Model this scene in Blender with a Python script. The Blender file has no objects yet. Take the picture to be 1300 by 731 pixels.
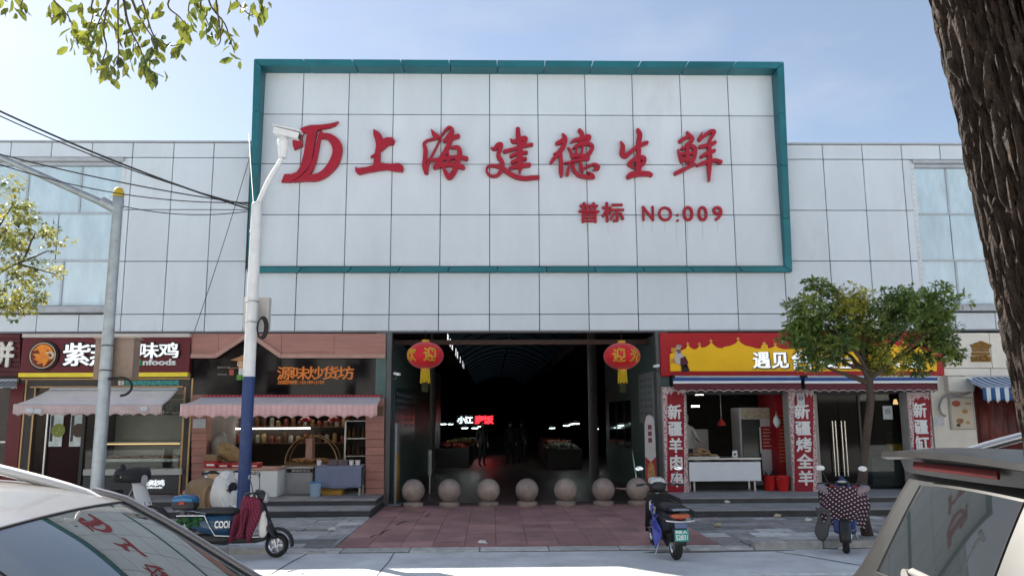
import bpy, bmesh, math, random
from mathutils import Vector, Matrix, noise, geometry
rnd = random.Random(7)
R = math.radians
scn = bpy.context.scene
col = scn.collection

# ------------------------------------------------------------------ camera
FPX, CAMH = 1020.0, 1.9
psi, pit, rho = R(1.4), R(9.0), R(0.29)
cF = Vector((math.sin(psi)*math.cos(pit), math.cos(psi)*math.cos(pit), math.sin(pit)))
r0 = Vector((math.cos(psi), -math.sin(psi), 0)); u0 = r0.cross(cF)
cR = r0*math.cos(rho) - u0*math.sin(rho); cU = u0*math.cos(rho) + r0*math.sin(rho)
cam_d = bpy.data.cameras.new('camera'); cam = bpy.data.objects.new('camera', cam_d); col.objects.link(cam)
cam_d.sensor_width = 36; cam_d.lens = FPX/1300*36; cam_d.clip_start = .05; cam_d.clip_end = 3000
m3 = Matrix((cR, cU, -cF)).transposed()
cam.matrix_world = Matrix.Translation((0, 0, CAMH)) @ m3.to_4x4()
scn.camera = cam

# ------------------------------------------------------------------ light
SUN_EL = R(38.6); SUN_AZ = R(-46)          # behind the market, to the left
sd = Vector((math.sin(SUN_AZ)*math.cos(SUN_EL), math.cos(SUN_AZ)*math.cos(SUN_EL), math.sin(SUN_EL)))
sl = bpy.data.lights.new('sun', 'SUN'); sl.energy = 5.0; sl.angle = R(.55); sl.color = (1, .95, .86)
so = bpy.data.objects.new('sun', sl); col.objects.link(so)
so.rotation_euler = sd.to_track_quat('Z', 'Y').to_euler(); so.location = sd*60
wd = bpy.data.worlds.new('World'); scn.world = wd; wd.use_nodes = True
nt = wd.node_tree; nt.nodes.clear()
wo = nt.nodes.new('ShaderNodeOutputWorld'); bg = nt.nodes.new('ShaderNodeBackground')
sky = nt.nodes.new('ShaderNodeTexSky'); sky.sky_type = 'NISHITA'; sky.sun_disc = False
sky.sun_elevation = SUN_EL; sky.sun_rotation = SUN_AZ; sky.air_density = 1.0; sky.dust_density = .6; sky.ozone_density = 1.0
tc = nt.nodes.new('ShaderNodeTexCoord'); mp = nt.nodes.new('ShaderNodeMapping'); mp.inputs['Scale'].default_value = (1.2, 1.2, 3.2)
nz = nt.nodes.new('ShaderNodeTexNoise'); nz.inputs['Scale'].default_value = 1.9; nz.inputs['Detail'].default_value = 7; nz.inputs['Roughness'].default_value = .55
rp = nt.nodes.new('ShaderNodeValToRGB'); rp.color_ramp.elements[0].position = .5; rp.color_ramp.elements[1].position = .82
rp.color_ramp.elements[0].color = (.2, .2, .2, 1); rp.color_ramp.elements[1].color = (.75, .75, .75, 1)
mx = nt.nodes.new('ShaderNodeMix'); mx.data_type = 'RGBA'; mx.inputs['B'].default_value = (4.6, 4.9, 5.4, 1)
nt.links.new(tc.outputs['Generated'], mp.inputs['Vector']); nt.links.new(mp.outputs[0], nz.inputs['Vector'])
nt.links.new(nz.outputs['Fac'], rp.inputs[0]); nt.links.new(rp.outputs[0], mx.inputs['Factor'])
nt.links.new(sky.outputs[0], mx.inputs['A']); nt.links.new(mx.outputs['Result'], bg.inputs['Color'])
bg.inputs['Strength'].default_value = .056; nt.links.new(bg.outputs[0], wo.inputs[0])
scn.view_settings.view_transform = 'Standard'; scn.view_settings.look = 'None'
scn.view_settings.exposure = 1.55; scn.view_settings.gamma = 1; scn.view_settings.use_curve_mapping = False
scn.render.engine = 'CYCLES'; scn.cycles.max_bounces = 6; scn.cycles.diffuse_bounces = 4; scn.cycles.glossy_bounces = 3
scn.cycles.transmission_bounces = 6; scn.cycles.transparent_max_bounces = 8
scn.cycles.caustics_reflective = False; scn.cycles.caustics_refractive = False; scn.cycles.sample_clamp_indirect = 6
scn.cycles.use_denoising = True

# ------------------------------------------------------------------ helpers
def W(px, py, Y):
    d = cF + cR*((px-650)/FPX) - cU*((py-365.5)/FPX); t = Y/d.y
    return d.x*t, CAMH + d.z*t
def G(px, py, z=0.):
    d = cF + cR*((px-650)/FPX) - cU*((py-365.5)/FPX); t = (z-CAMH)/d.z
    return d.x*t, d.y*t
def PR(px0, py0, px1, py1, Y):
    ym, xm = (py0+py1)/2, (px0+px1)/2
    return W(px0, ym, Y)[0], W(px1, ym, Y)[0], W(xm, py1, Y)[1], W(xm, py0, Y)[1]

MATS = {}
def M(name, c, rough=.5, metal=0., var=.12, vs=4., st=(1, 1, 1), bump=0., bs=40., emit=None, es=1., spec=None,
      trans=0., ior=None, alpha=1., rnd_obj=0., coat=0., dirt=None, dv=.5, sheen=0., sub=0.):
    if name in MATS: return MATS[name]
    m = bpy.data.materials.new(name); m.use_nodes = True; MATS[name] = m
    t = m.node_tree; b = t.nodes['Principled BSDF']; L = t.links.new; N = t.nodes.new
    c = tuple(c)+(1,)
    b.inputs['Base Color'].default_value = c; b.inputs['Roughness'].default_value = rough; b.inputs['Metallic'].default_value = metal
    b.inputs['Specular IOR Level'].default_value = .3 if spec is None else spec
    if ior: b.inputs['IOR'].default_value = ior
    b.inputs['Transmission Weight'].default_value = trans; b.inputs['Alpha'].default_value = alpha
    b.inputs['Coat Weight'].default_value = coat; b.inputs['Sheen Weight'].default_value = sheen
    if emit: b.inputs['Emission Color'].default_value = tuple(emit)+(1,); b.inputs['Emission Strength'].default_value = es
    if var or bump:
        co = N('ShaderNodeTexCoord'); ma = N('ShaderNodeMapping'); ma.inputs['Scale'].default_value = st
        L(co.outputs['Object'], ma.inputs[0])
        src = None
        if var:
            n1 = N('ShaderNodeTexNoise'); n1.inputs['Scale'].default_value = vs; n1.inputs['Detail'].default_value = 6; n1.inputs['Roughness'].default_value = .65
            L(ma.outputs[0], n1.inputs['Vector'])
            mr = N('ShaderNodeMapRange'); mr.inputs['From Min'].default_value = .3; mr.inputs['From Max'].default_value = .7
            mr.inputs['To Min'].default_value = 1-var; mr.inputs['To Max'].default_value = 1+var*.6
            L(n1.outputs['Fac'], mr.inputs[0]); src = mr.outputs[0]
            if rnd_obj:
                oi = N('ShaderNodeObjectInfo'); m2 = N('ShaderNodeMapRange'); m2.inputs['To Min'].default_value = 1-rnd_obj; m2.inputs['To Max'].default_value = 1+rnd_obj
                L(oi.outputs['Random'], m2.inputs[0]); mu = N('ShaderNodeMath'); mu.operation = 'MULTIPLY'
                L(src, mu.inputs[0]); L(m2.outputs[0], mu.inputs[1]); src = mu.outputs[0]
            sc = N('ShaderNodeVectorMath'); sc.operation = 'SCALE'; sc.inputs[0].default_value = c[:3]
            L(src, sc.inputs['Scale']); out = sc.outputs[0]
            if dirt:
                n3 = N('ShaderNodeTexNoise'); n3.inputs['Scale'].default_value = vs*.6; n3.inputs['Detail'].default_value = 9; n3.inputs['Roughness'].default_value = .7
                L(ma.outputs[0], n3.inputs['Vector'])
                r3 = N('ShaderNodeValToRGB'); r3.color_ramp.elements[0].position = dv; r3.color_ramp.elements[1].position = min(1, dv+.22)
                L(n3.outputs['Fac'], r3.inputs[0])
                mm = N('ShaderNodeMix'); mm.data_type = 'RGBA'; mm.inputs['B'].default_value = tuple(dirt)+(1,)
                L(r3.outputs[0], mm.inputs['Factor']); L(out, mm.inputs['A']); out = mm.outputs['Result']
            L(out, b.inputs['Base Color'])
            r2 = N('ShaderNodeMapRange'); r2.inputs['To Min'].default_value = max(0, rough-.08); r2.inputs['To Max'].default_value = min(1, rough+.1)
            if rough > .12: L(n1.outputs['Fac'], r2.inputs[0]); L(r2.outputs[0], b.inputs['Roughness'])
        if bump:
            n2 = N('ShaderNodeTexNoise'); n2.inputs['Scale'].default_value = bs; n2.inputs['Detail'].default_value = 5
            L(ma.outputs[0], n2.inputs['Vector']); bp = N('ShaderNodeBump'); bp.inputs['Strength'].default_value = bump; bp.inputs['Distance'].default_value = .02
            L(n2.outputs['Fac'], bp.inputs['Height']); L(bp.outputs[0], b.inputs['Normal'])
    return m
def stripes(name, c1, c2, freq, axis=0, rough=.8, duty=.5):
    if name in MATS: return MATS[name]
    m = M(name, c1, rough, var=0); t = m.node_tree; N = t.nodes.new; L = t.links.new; b = t.nodes['Principled BSDF']
    co = N('ShaderNodeTexCoord'); sx = N('ShaderNodeSeparateXYZ'); L(co.outputs['Object'], sx.inputs[0])
    mu = N('ShaderNodeMath'); mu.operation = 'MULTIPLY'; mu.inputs[1].default_value = freq; L(sx.outputs[axis], mu.inputs[0])
    fr = N('ShaderNodeMath'); fr.operation = 'FRACT'; L(mu.outputs[0], fr.inputs[0])
    gt = N('ShaderNodeMath'); gt.operation = 'GREATER_THAN'; gt.inputs[1].default_value = duty; L(fr.outputs[0], gt.inputs[0])
    mm = N('ShaderNodeMix'); mm.data_type = 'RGBA'; mm.inputs['A'].default_value = tuple(c1)+(1,); mm.inputs['B'].default_value = tuple(c2)+(1,)
    L(gt.outputs[0], mm.inputs['Factor'])
    n1 = N('ShaderNodeTexNoise'); n1.inputs['Scale'].default_value = 5; n1.inputs['Detail'].default_value = 6; L(co.outputs['Object'], n1.inputs['Vector'])
    mr = N('ShaderNodeMapRange'); mr.inputs['To Min'].default_value = .75; mr.inputs['To Max'].default_value = 1.15; L(n1.outputs['Fac'], mr.inputs[0])
    sc = N('ShaderNodeVectorMath'); sc.operation = 'SCALE'; L(mm.outputs['Result'], sc.inputs[0]); L(mr.outputs[0], sc.inputs['Scale'])
    L(sc.outputs[0], b.inputs['Base Color'])
    return m
def dots(name, c1, c2, scale, r=.3, rough=.85):
    if name in MATS: return MATS[name]
    m = M(name, c1, rough, var=0); t = m.node_tree; N = t.nodes.new; L = t.links.new; b = t.nodes['Principled BSDF']
    co = N('ShaderNodeTexCoord'); v = N('ShaderNodeTexVoronoi'); v.inputs['Scale'].default_value = scale; v.inputs['Randomness'].default_value = 0
    mq = N('ShaderNodeMapping'); mq.inputs['Rotation'].default_value = (0, 0, R(38)); v.voronoi_dimensions = '2D'; L(co.outputs['UV'], mq.inputs[0]); L(mq.outputs[0], v.inputs['Vector'])
    lt = N('ShaderNodeMath'); lt.operation = 'LESS_THAN'; lt.inputs[1].default_value = r; L(v.outputs['Distance'], lt.inputs[0])
    mm = N('ShaderNodeMix'); mm.data_type = 'RGBA'; mm.inputs['A'].default_value = tuple(c1)+(1,); mm.inputs['B'].default_value = tuple(c2)+(1,)
    L(lt.outputs[0], mm.inputs['Factor']); L(mm.outputs['Result'], b.inputs['Base Color'])
    return m

def catmull(pts, k):
    out = []; n = len(pts)
    for i in range(n-1):
        p0, p1, p2, p3 = pts[max(i-1, 0)], pts[i], pts[i+1], pts[min(i+2, n-1)]
        for s in range(k):
            t = s/k
            out.append(tuple(.5*((2*b)+(-a+c)*t+(2*a-5*b+4*c-d)*t*t+(-a+3*b-3*c+d)*t**3) for a, b, c, d in zip(p0, p1, p2, p3)))
    out.append(tuple(pts[-1])); return out

PMX = {}
class MB:
    def __init__(s): s.v = []; s.f = []; s.uv = None
    def add(s, v, f):
        o = len(s.v); s.v += [tuple(p) for p in v]; s.f += [tuple(i+o for i in q) for q in f]; return s
    def box(s, x0, x1, y0, y1, z0, z1):
        if x0 > x1: x0, x1 = x1, x0
        if y0 > y1: y0, y1 = y1, y0
        if z0 > z1: z0, z1 = z1, z0
        return s.add([(x0,y0,z0),(x1,y0,z0),(x1,y1,z0),(x0,y1,z0),(x0,y0,z1),(x1,y0,z1),(x1,y1,z1),(x0,y1,z1)],
              [(0,3,2,1),(4,5,6,7),(0,1,5,4),(1,2,6,5),(2,3,7,6),(3,0,4,7)])
    def pbox(s, px0, py0, px1, py1, Y, d):
        x0, x1, z0, z1 = PR(px0, py0, px1, py1, Y); return s.box(x0, x1, Y, Y+d, z0, z1)
    def bar(s, a, b, w, h, up=(0, 0, 1)):
        a, b = Vector(a), Vector(b); t = (b-a).normalized(); u = Vector(up)
        if abs(t.dot(u)) > .98: u = Vector((0, 1, 0))
        x = t.cross(u).normalized()*w/2; y = x.cross(t).normalized()*h/2
        return s.add([a-x-y, a+x-y, a+x+y, a-x+y, b-x-y, b+x-y, b+x+y, b-x+y], [(0,1,2,3),(7,6,5,4),(0,4,5,1),(1,5,6,2),(2,6,7,3),(3,7,4,0)])
    def loft(s, rings, caps=True, closed=True):
        n = len(rings[0]); o = len(s.v); fs = []
        for r in rings: s.v += [tuple(p) for p in r]
        for i in range(len(rings)-1):
            for j in range(n if closed else n-1):
                a, b = o+i*n+j, o+i*n+(j+1) % n
                fs.append((a, b, b+n, a+n))
        if caps: fs.append(tuple(o+j for j in range(n))[::-1]); fs.append(tuple(o+(len(rings)-1)*n+j for j in range(n)))
        s.f += fs; return s
    def tube(s, pts, r, n=8, caps=True):
        pts = [Vector(p) for p in pts]; k = len(pts)
        rs = r if isinstance(r, (list, tuple)) else [r]*k
        ts = [(pts[min(i+1, k-1)]-pts[max(i-1, 0)]).normalized() for i in range(k)]
        u = Vector((0, 0, 1)) if abs(ts[0].z) < .9 else Vector((1, 0, 0))
        x = ts[0].cross(u).normalized(); rings = []
        for i in range(k):
            x = (x-ts[i]*x.dot(ts[i])).normalized(); y = ts[i].cross(x)
            ra, rb = rs[i] if isinstance(rs[i], (tuple, list)) else (rs[i], rs[i])
            rings.append([pts[i]+x*ra*math.cos(2*math.pi*j/n)+y*rb*math.sin(2*math.pi*j/n) for j in range(n)])
        return s.loft(rings, caps)
    def lathe(s, prof, c=(0, 0, 0), n=24, ax='z', caps=True):
        c = Vector(c); rings = []
        for r, h in prof:
            ring = []
            for j in range(n):
                a = 2*math.pi*j/n; p = (r*math.cos(a), r*math.sin(a), h)
                if ax == 'y': p = (p[0], h, -p[1])
                elif ax == 'x': p = (h, p[0], p[1])
                ring.append(c+Vector(p))
            rings.append(ring)
        return s.loft(rings, caps)
    def ell(s, c, rx, ry, rz, nu=16, nv=10):
        return s.lathe_e(c, rx, ry, rz, nu, nv)
    def lathe_e(s, c, rx, ry, rz, nu, nv):
        c = Vector(c); rings = []
        for i in range(nv+1):
            t = math.pi*(i/nv) ; t = min(max(t, .02), math.pi-.02)
            rings.append([c+Vector((rx*math.sin(t)*math.cos(2*math.pi*j/nu), ry*math.sin(t)*math.sin(2*math.pi*j/nu), -rz*math.cos(t))) for j in range(nu)])
        return s.loft(rings, True)
    def sup(s, st, n=20, e=3.0):
        """loft along x of superellipses: stations (x, yc, zc, ry, rz)"""
        rings = []
        for x, yc, zc, ry, rz in st:
            ring = []
            for j in range(n):
                a = 2*math.pi*j/n; ca, sa = math.cos(a), math.sin(a)
                ring.append((x, yc+ry*math.copysign(abs(ca)**(2/e), ca), zc+rz*math.copysign(abs(sa)**(2/e), sa)))
            rings.append(ring)
        return s.loft(rings, True)
    def prism(s, poly, y0, y1):
        n = len(poly); tri = geometry.tessellate_polygon([[Vector((p[0], p[1], 0)) for p in poly]])
        v = [(x, y0, z) for x, z in poly]+[(x, y1, z) for x, z in poly]
        f = [tuple(t) for t in tri]+[tuple(i+n for i in reversed(t)) for t in tri]+[(i, (i+1) % n, (i+1) % n+n, i+n) for i in range(n)]
        return s.add(v, f)
    def prism_h(s, poly, z0, z1):
        n = len(poly); v = [(x, y, z0) for x, y in poly]+[(x, y, z1) for x, y in poly]
        tri = geometry.tessellate_polygon([[Vector((p[0], p[1], 0)) for p in poly]])
        return s.add(v, [tuple(i+n for i in t) for t in tri]+[tuple(reversed(t)) for t in tri]+[(i, (i+1) % n, (i+1) % n+n, i+n) for i in range(n)])
    def sheet(s, fn, nu, nv):
        o = len(s.v); s.uv = s.uv or {}
        for i in range(nu+1):
            for j in range(nv+1):
                s.uv[len(s.v)] = (i/nu, j/nv); s.v.append(tuple(fn(i/nu, j/nv)))
        for i in range(nu):
            for j in range(nv):
                a = o+i*(nv+1)+j; s.f.append((a, a+nv+1, a+nv+2, a+1))
        return s
    def build(s, name, mat, parent=None, smooth=None, bevel=0., solid=0., world=True, seg=1, colors=None, subsurf=0):
        me = bpy.data.meshes.new(name); me.from_pydata(s.v, [], s.f); 
        bm = bmesh.new(); bm.from_mesh(me); bmesh.ops.recalc_face_normals(bm, faces=bm.faces); bm.to_mesh(me); bm.free()
        if s.uv:
            ul = me.uv_layers.new(name='UVMap')
            for l in me.loops: ul.data[l.index].uv = s.uv.get(l.vertex_index, (0, 0))
        if colors:
            at = me.color_attributes.new('tint', 'FLOAT_COLOR', 'POINT')
            for i, c in enumerate(colors): at.data[i].color = (*c, 1)
        me.materials.append(mat)
        if smooth is not None:
            me.polygons.foreach_set('use_smooth', [True]*len(me.polygons)); me.set_sharp_from_angle(angle=R(smooth))
        o = bpy.data.objects.new(name, me); col.objects.link(o)
        if solid: md = o.modifiers.new('solid', 'SOLIDIFY'); md.thickness = solid; md.offset = 0
        if bevel: md = o.modifiers.new('bevel', 'BEVEL'); md.width = bevel; md.segments = seg; md.limit_method = 'ANGLE'; md.angle_limit = R(35)
        if subsurf: md = o.modifiers.new('sub', 'SUBSURF'); md.levels = md.render_levels = subsurf
        if parent is not None: attach(o, parent, world)
        return o
def attach(o, parent, world=True):
    o.parent = parent
    if world and parent.name in PMX: o.matrix_parent_inverse = PMX[parent.name].inverted()
    return o
def tag(o, label=None, cat=None, group=None, kind=None):
    if label: o['label'] = label
    if cat: o['category'] = cat
    if group: o['group'] = group
    if kind: o['kind'] = kind
    return o
def thing(name, label, cat, loc=(0, 0, 0), rz=0., group=None):
    o = bpy.data.objects.new(name, None); col.objects.link(o); o.empty_display_size = .2
    o.location = loc; o.rotation_euler = (0, 0, rz); tag(o, label, cat, group)
    PMX[o.name] = Matrix.Translation(loc) @ Matrix.Rotation(rz, 4, 'Z')
    return o
def share(src, parent=None, loc=None, rot=None, scale=None):
    c = src.copy(); col.objects.link(c)
    if parent is not None: c.parent = parent; c.matrix_parent_inverse = PMX[parent.name].inverted() if parent.name in PMX else Matrix()
    if loc is not None: c.location = loc
    if rot is not None: c.rotation_euler = rot
    if scale is not None: c.scale = scale
    return c
def copy_tree(o, parent=None, loc=None, rz=None, label=None):
    c = o.copy(); col.objects.link(c); c.parent = parent
    if loc is not None: c.location = loc
    if rz is not None: c.rotation_euler = (0, 0, rz)
    if label: c['label'] = label
    for ch in o.children: copy_tree(ch, c)
    return c

# text: built from Blender's own font
TXT = {}
def glyphs(s, bold):
    k = (s, round(bold, 3))
    if k not in TXT:
        if (s, 0.) not in TXT:
            cu = bpy.data.curves.new('t', 'FONT'); cu.body = s; cu.size = 1; cu.extrude = .5; cu.resolution_u = 3
            ob = bpy.data.objects.new('t', cu); col.objects.link(ob)
            dg = bpy.context.evaluated_depsgraph_get(); me = bpy.data.meshes.new_from_object(ob.evaluated_get(dg))
            v = [tuple(q.co) for q in me.vertices]; f = [tuple(p.vertices) for p in me.polygons]
            bpy.data.objects.remove(ob); bpy.data.meshes.remove(me); bpy.data.curves.remove(cu); TXT[(s, 0.)] = (v, f)
        v0, f0 = TXT[(s, 0.)]; v, f = [], []
        if bold:      # heavier weight: shifted copies of the glyph, each a hair prouder
            for i, (dx, dy) in enumerate(((0, 0), (1, .0), (-1, 0), (0, 1), (0, -1), (.7, .7), (-.7, -.7), (.7, -.7), (-.7, .7))):
                o = len(v); v += [(p[0]+dx*bold, p[1]+dy*bold, p[2]+.04*i*(1 if p[2] > 0 else 0)) for p in v0]; f += [tuple(q+o for q in t) for t in f0]
            TXT[k] = (v, f)
    return TXT[k]
REF = None
def chars(s, px0, px1, py0, py1, Y, depth, mat, parent, bold=.02, name='character', one=False, asp=None):
    """a row of full-width characters filling the pixel rectangle measured on plane Y; each its own part"""
    x0, x1, z0, z1 = PR(px0, py0, px1, py1, Y); return chars_w(s, x0, x1, z0, z1, Y, depth, mat, parent, bold, name, one)
def chars_w(s, x0, x1, z0, z1, Y, depth, mat, parent, bold=.02, name='character', one=False, world=True):
    global REF
    if REF is None:
        v, _ = glyphs('国', 0.); REF = (min(p[0] for p in v), max(p[0] for p in v), min(p[1] for p in v), max(p[1] for p in v))
    n = len(s); cw = (x1-x0)/n; h = z1-z0; mb = MB(); outs = []
    for i, ch in enumerate(s):
        if ch == ' ': continue
        v, f = glyphs(ch, bold); sx = cw*.94/(REF[1]-REF[0]); sz = h/(REF[3]-REF[2]); ox = x0+cw*i+cw*.03
        if not one: mb = MB()
        mb.add([(ox+(p[0]-REF[0])*sx, Y-depth*(p[2]+.5), z0+(p[1]-REF[2])*sz) for p in v], f)
        if not one: outs.append(mb.build(name, mat, parent, world=world))
    if one: outs.append(mb.build(name, mat, parent, world=world))
    return outs
def line_w(s, x0, x1, z0, z1, Y, depth, mat, parent, bold=.01, name='lettering', world=True):
    """one line of text stretched to the rectangle"""
    v, f = glyphs(s, bold); a, b = min(p[0] for p in v), max(p[0] for p in v); c, d = min(p[1] for p in v), max(p[1] for p in v)
    mb = MB().add([(x0+(p[0]-a)/(b-a)*(x1-x0), Y-depth*(p[2]+.5), z0+(p[1]-c)/(d-c)*(z1-z0)) for p in v], f)
    return mb.build(name, mat, parent, world=world)
def line(s, px0, px1, py0, py1, Y, depth, mat, parent, bold=.01, name='lettering'):
    x0, x1, z0, z1 = PR(px0, py0, px1, py1, Y); return line_w(s, x0, x1, z0, z1, Y, depth, mat, parent, bold, name)
def vchars(s, px0, px1, py0, py1, Y, depth, mat, parent, bold=.02):
    x0, x1, z0, z1 = PR(px0, py0, px1, py1, Y); n = len(s); ch = (z1-z0)/n
    for i, c in enumerate(s):
        if c != ' ': chars_w(c, x0, x1, z1-ch*(i+.92), z1-ch*(i+.12), Y, depth, mat, parent, bold)
def brush(strokes, scale, ox, oy, Y, depth, mat, parent, name='character'):
    """brush strokes (x, y, width in traced units) -> raised character on plane Y"""
    mb = MB()
    for si, st in enumerate(strokes):
        pts = catmull(st, 5)
        P = [(Vector(W(ox+x/scale, oy+y/scale, Y)), w/scale*Y/FPX*1.02) for x, y, w in pts]
        n = len(P); q = []
        def tan(i): return (P[min(i+1, n-1)][0]-P[max(i-1, 0)][0]).normalized()
        t0, t1 = tan(0), tan(n-1)
        for k in (.95, .75, .4): q.append((P[0][0]-t0*P[0][1]*.5*k, P[0][1]*math.sqrt(1-k*k), t0))
        for i in range(n): q.append((P[i][0], P[i][1], tan(i)))
        for k in (.4, .75, .95): q.append((P[-1][0]+t1*P[-1][1]*.5*k, P[-1][1]*math.sqrt(1-k*k), t1))
        rings = []
        for i, (c, w, t) in enumerate(q):
            nn = Vector((-t.y, t.x))*w/2; yf = Y-depth-.0025*si-.00006*i
            a, b = c+nn, c-nn; rings.append([(a.x, yf, a.y), (b.x, yf, b.y), (b.x, Y, b.y), (a.x, Y, a.y)])
        mb.loft(rings)
    return mb.build(name, mat, parent)
# ------------------------------------------------------------------ ground, road, pavement
asph = M('road_concrete', (.66, .67, .68), .85, var=.25, vs=.9, bump=.35, bs=60, dirt=(.42, .42, .42), dv=.5)
ROADZ = -.04
tag(MB().box(-400, 400, -400, 400, -.6, -.35).build('ground', M('earth', (.2, .19, .17), .95)), kind='structure')
tag(MB().box(-150, 150, -40, 12.03, -.36, ROADZ).build('road', asph), kind='structure')
tag(MB().box(-150, 150, 12.03, 60, -.36, -.03).build('pavement', M('pave_bed', (.12, .118, .112), .95, var=.3, vs=6, bump=.4)), kind='structure')
pave = bpy.data.objects['pavement']; road = bpy.data.objects['road']
# road: slab joints and the painted white line
jm = M('joint_tar', (.06, .06, .065), .9)
def ribbon(pts, w, z, name, mat, parent):
    mb = MB()
    for a, b in zip(pts[:-1], pts[1:]):
        a2, b2 = Vector((*a, 0)), Vector((*b, 0)); t = (b2-a2).normalized(); n = Vector((-t.y, t.x, 0))*w/2
        mb.add([(*(a2-n).xy, z), (*(a2+n).xy, z), (*(b2+n).xy, z), (*(b2-n).xy, z)], [(0, 3, 2, 1)])
    return mb.build(name, mat, parent)
def gl(*pp): return [G(x, y, ROADZ) for x, y in pp]
ribbon(gl((985, 700), (1020, 705), (1060, 712), (1120, 722)), .03, ROADZ+.004, 'slab_joint', jm, road)
ribbon(gl((397, 699), (372, 712), (345, 728), (330, 736)), .022, ROADZ+.004, 'slab_joint', jm, road)
ribbon(gl((502, 699), (494, 712), (478, 731)), .015, ROADZ+.004, 'slab_joint', jm, road)
wl = M('road_paint', (.75, .75, .73), .7, var=.3, vs=9, dirt=(.33, .33, .33), dv=.55)
x0, y0 = G(945, 729, ROADZ); MB().box(x0, 40, y0-.06, y0+.06, ROADZ-.01, ROADZ+.004).build('painted_line', wl, road)
x0, y0 = G(305, 729, ROADZ); x1, _ = G(430, 729, ROADZ); MB().box(x0-3, x1, y0-.16, y0-.04, ROADZ-.01, ROADZ+.004).build('painted_line', wl, road)
# dark puddle stains along the gutter
st = M('gutter_grime', (.1, .1, .1), .35, var=.4, vs=5)
for i, (px, py, L, w) in enumerate(((880, 700, .9, .1), (940, 699, 1.0, .07), (640, 699, 2.6, .03), (470, 700, 1.2, .03))):
    x, y = G(px, py, ROADZ); n = 16
    poly = [(x+L*math.cos(a)*(.8+.3*noise.noise((i, math.cos(a)*2, math.sin(a)*2))), y+w*math.sin(a)*(.8+.5*noise.noise((i+7, math.cos(a)*3, math.sin(a))))) for a in [2*math.pi*k/n for k in range(n)]]
    MB().prism_h(poly, ROADZ-.01, ROADZ+.003+.0005*i).build('grime_stain', st, road)
# kerb stones
km = M('kerb_concrete', (.5, .495, .48), .9, var=.3, vs=5, bump=.4, bs=50, rnd_obj=.12, dirt=(.16, .155, .15), dv=.55)
x = -16.
while x < 20:
    L = rnd.uniform(.95, 1.05)
    hi = 3.75 < x or x < -3.2
    zt = (.075 if x > 3.75 else .05)+rnd.uniform(-.006, .006) if hi else -.012
    mb = MB().box(x+.006, x+L-.006, 12.03+rnd.uniform(-.01, .01), 12.22 if hi else 12.34, -.3, zt)
    mb.build('kerb_stone', km, pave, bevel=.02, seg=2); x += L
# grey stone slabs on both sides of the red apron
sm = [M('slab_%d' % i, c, .85, var=.35, vs=7, bump=.3, bs=70, rnd_obj=.22, dirt=(.2, .195, .19), dv=.6) for i, c in enumerate(((.40, .40, .395), (.27, .265, .26), (.66, .66, .65), (.33, .3, .285)))]
def slabs(xa, xb, ya, yb, name='paving_slab'):
    y = ya; row = 0
    while y < yb-.05:
        h = min(rnd.choice((.3, .4, .4, .5)), yb-y); x = xa-(row % 2)*.25*rnd.random()
        while x < xb-.04:
            w = rnd.choice((.4, .6, .6, .8)); a, b = max(x, xa), min(x+w, xb)
            if b-a > .05:
                dz = rnd.uniform(-.006, .006); tx = rnd.uniform(-.006, .006)
                mb = MB().box(a+.005, b-.005, y+.005, y+h-.005, -.05, dz)
                mb.v = [(vx, vy, vz+(tx if vz > -.04 and vx > (a+b)/2 else 0)) for vx, vy, vz in mb.v]
                mb.build(name, rnd.choices(sm, (5, 3, 2.2, 1.5))[0], pave, bevel=.006)
            x += w
        y += h; row += 1
slabs(3.36, 9.2, 12.24, 15.45); slabs(-5.6, -2.33, 12.36, 15.95)
tag(MB().box(-14, -5.6, 12.24, 17.9, -.05, -.004).build('paving_field', sm[1], pave), kind=None)
MB().box(9.2, 16, 12.24, 17.9, -.05, -.004).build('paving_field', sm[0], pave)
# red-brown entrance apron, one object for each tile
rm = [M('red_tile_%d' % i, c, .6, var=.3, vs=1.7, bump=.12, bs=60, rnd_obj=.13, dirt=(.2, .13, .125), dv=.52) for i, c in enumerate(((.38, .205, .195), (.41, .23, .215), (.355, .195, .185)))]
nx, ny = 12, 12
for i in range(nx):
    for j in range(ny):
        xa, xb = -2.32+i*5.68/nx, -2.32+(i+1)*5.68/nx; ya, yb = 12.36+j*5.5/ny, 12.36+(j+1)*5.5/ny
        MB().box(xa+.003, xb-.003, ya+.003, yb-.003, -.04, rnd.uniform(-.0015, .0015)).build('floor_tile', rnd.choice(rm), pave, bevel=.003)
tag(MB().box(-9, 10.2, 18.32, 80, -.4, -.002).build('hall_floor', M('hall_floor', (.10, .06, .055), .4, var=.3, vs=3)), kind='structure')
# cracks and torn patches on the apron
cm = M('crack_dark', (.05, .035, .03), .95)
for pts in (((470, 682), (476, 679), (483, 678), (488, 674), (494, 672)), ((503, 666), (510, 663), (516, 661)), ((540, 656), (546, 652))):
    ribbon([G(x, y) for x, y in pts], .03, .006, 'crack', cm, pave)
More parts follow.
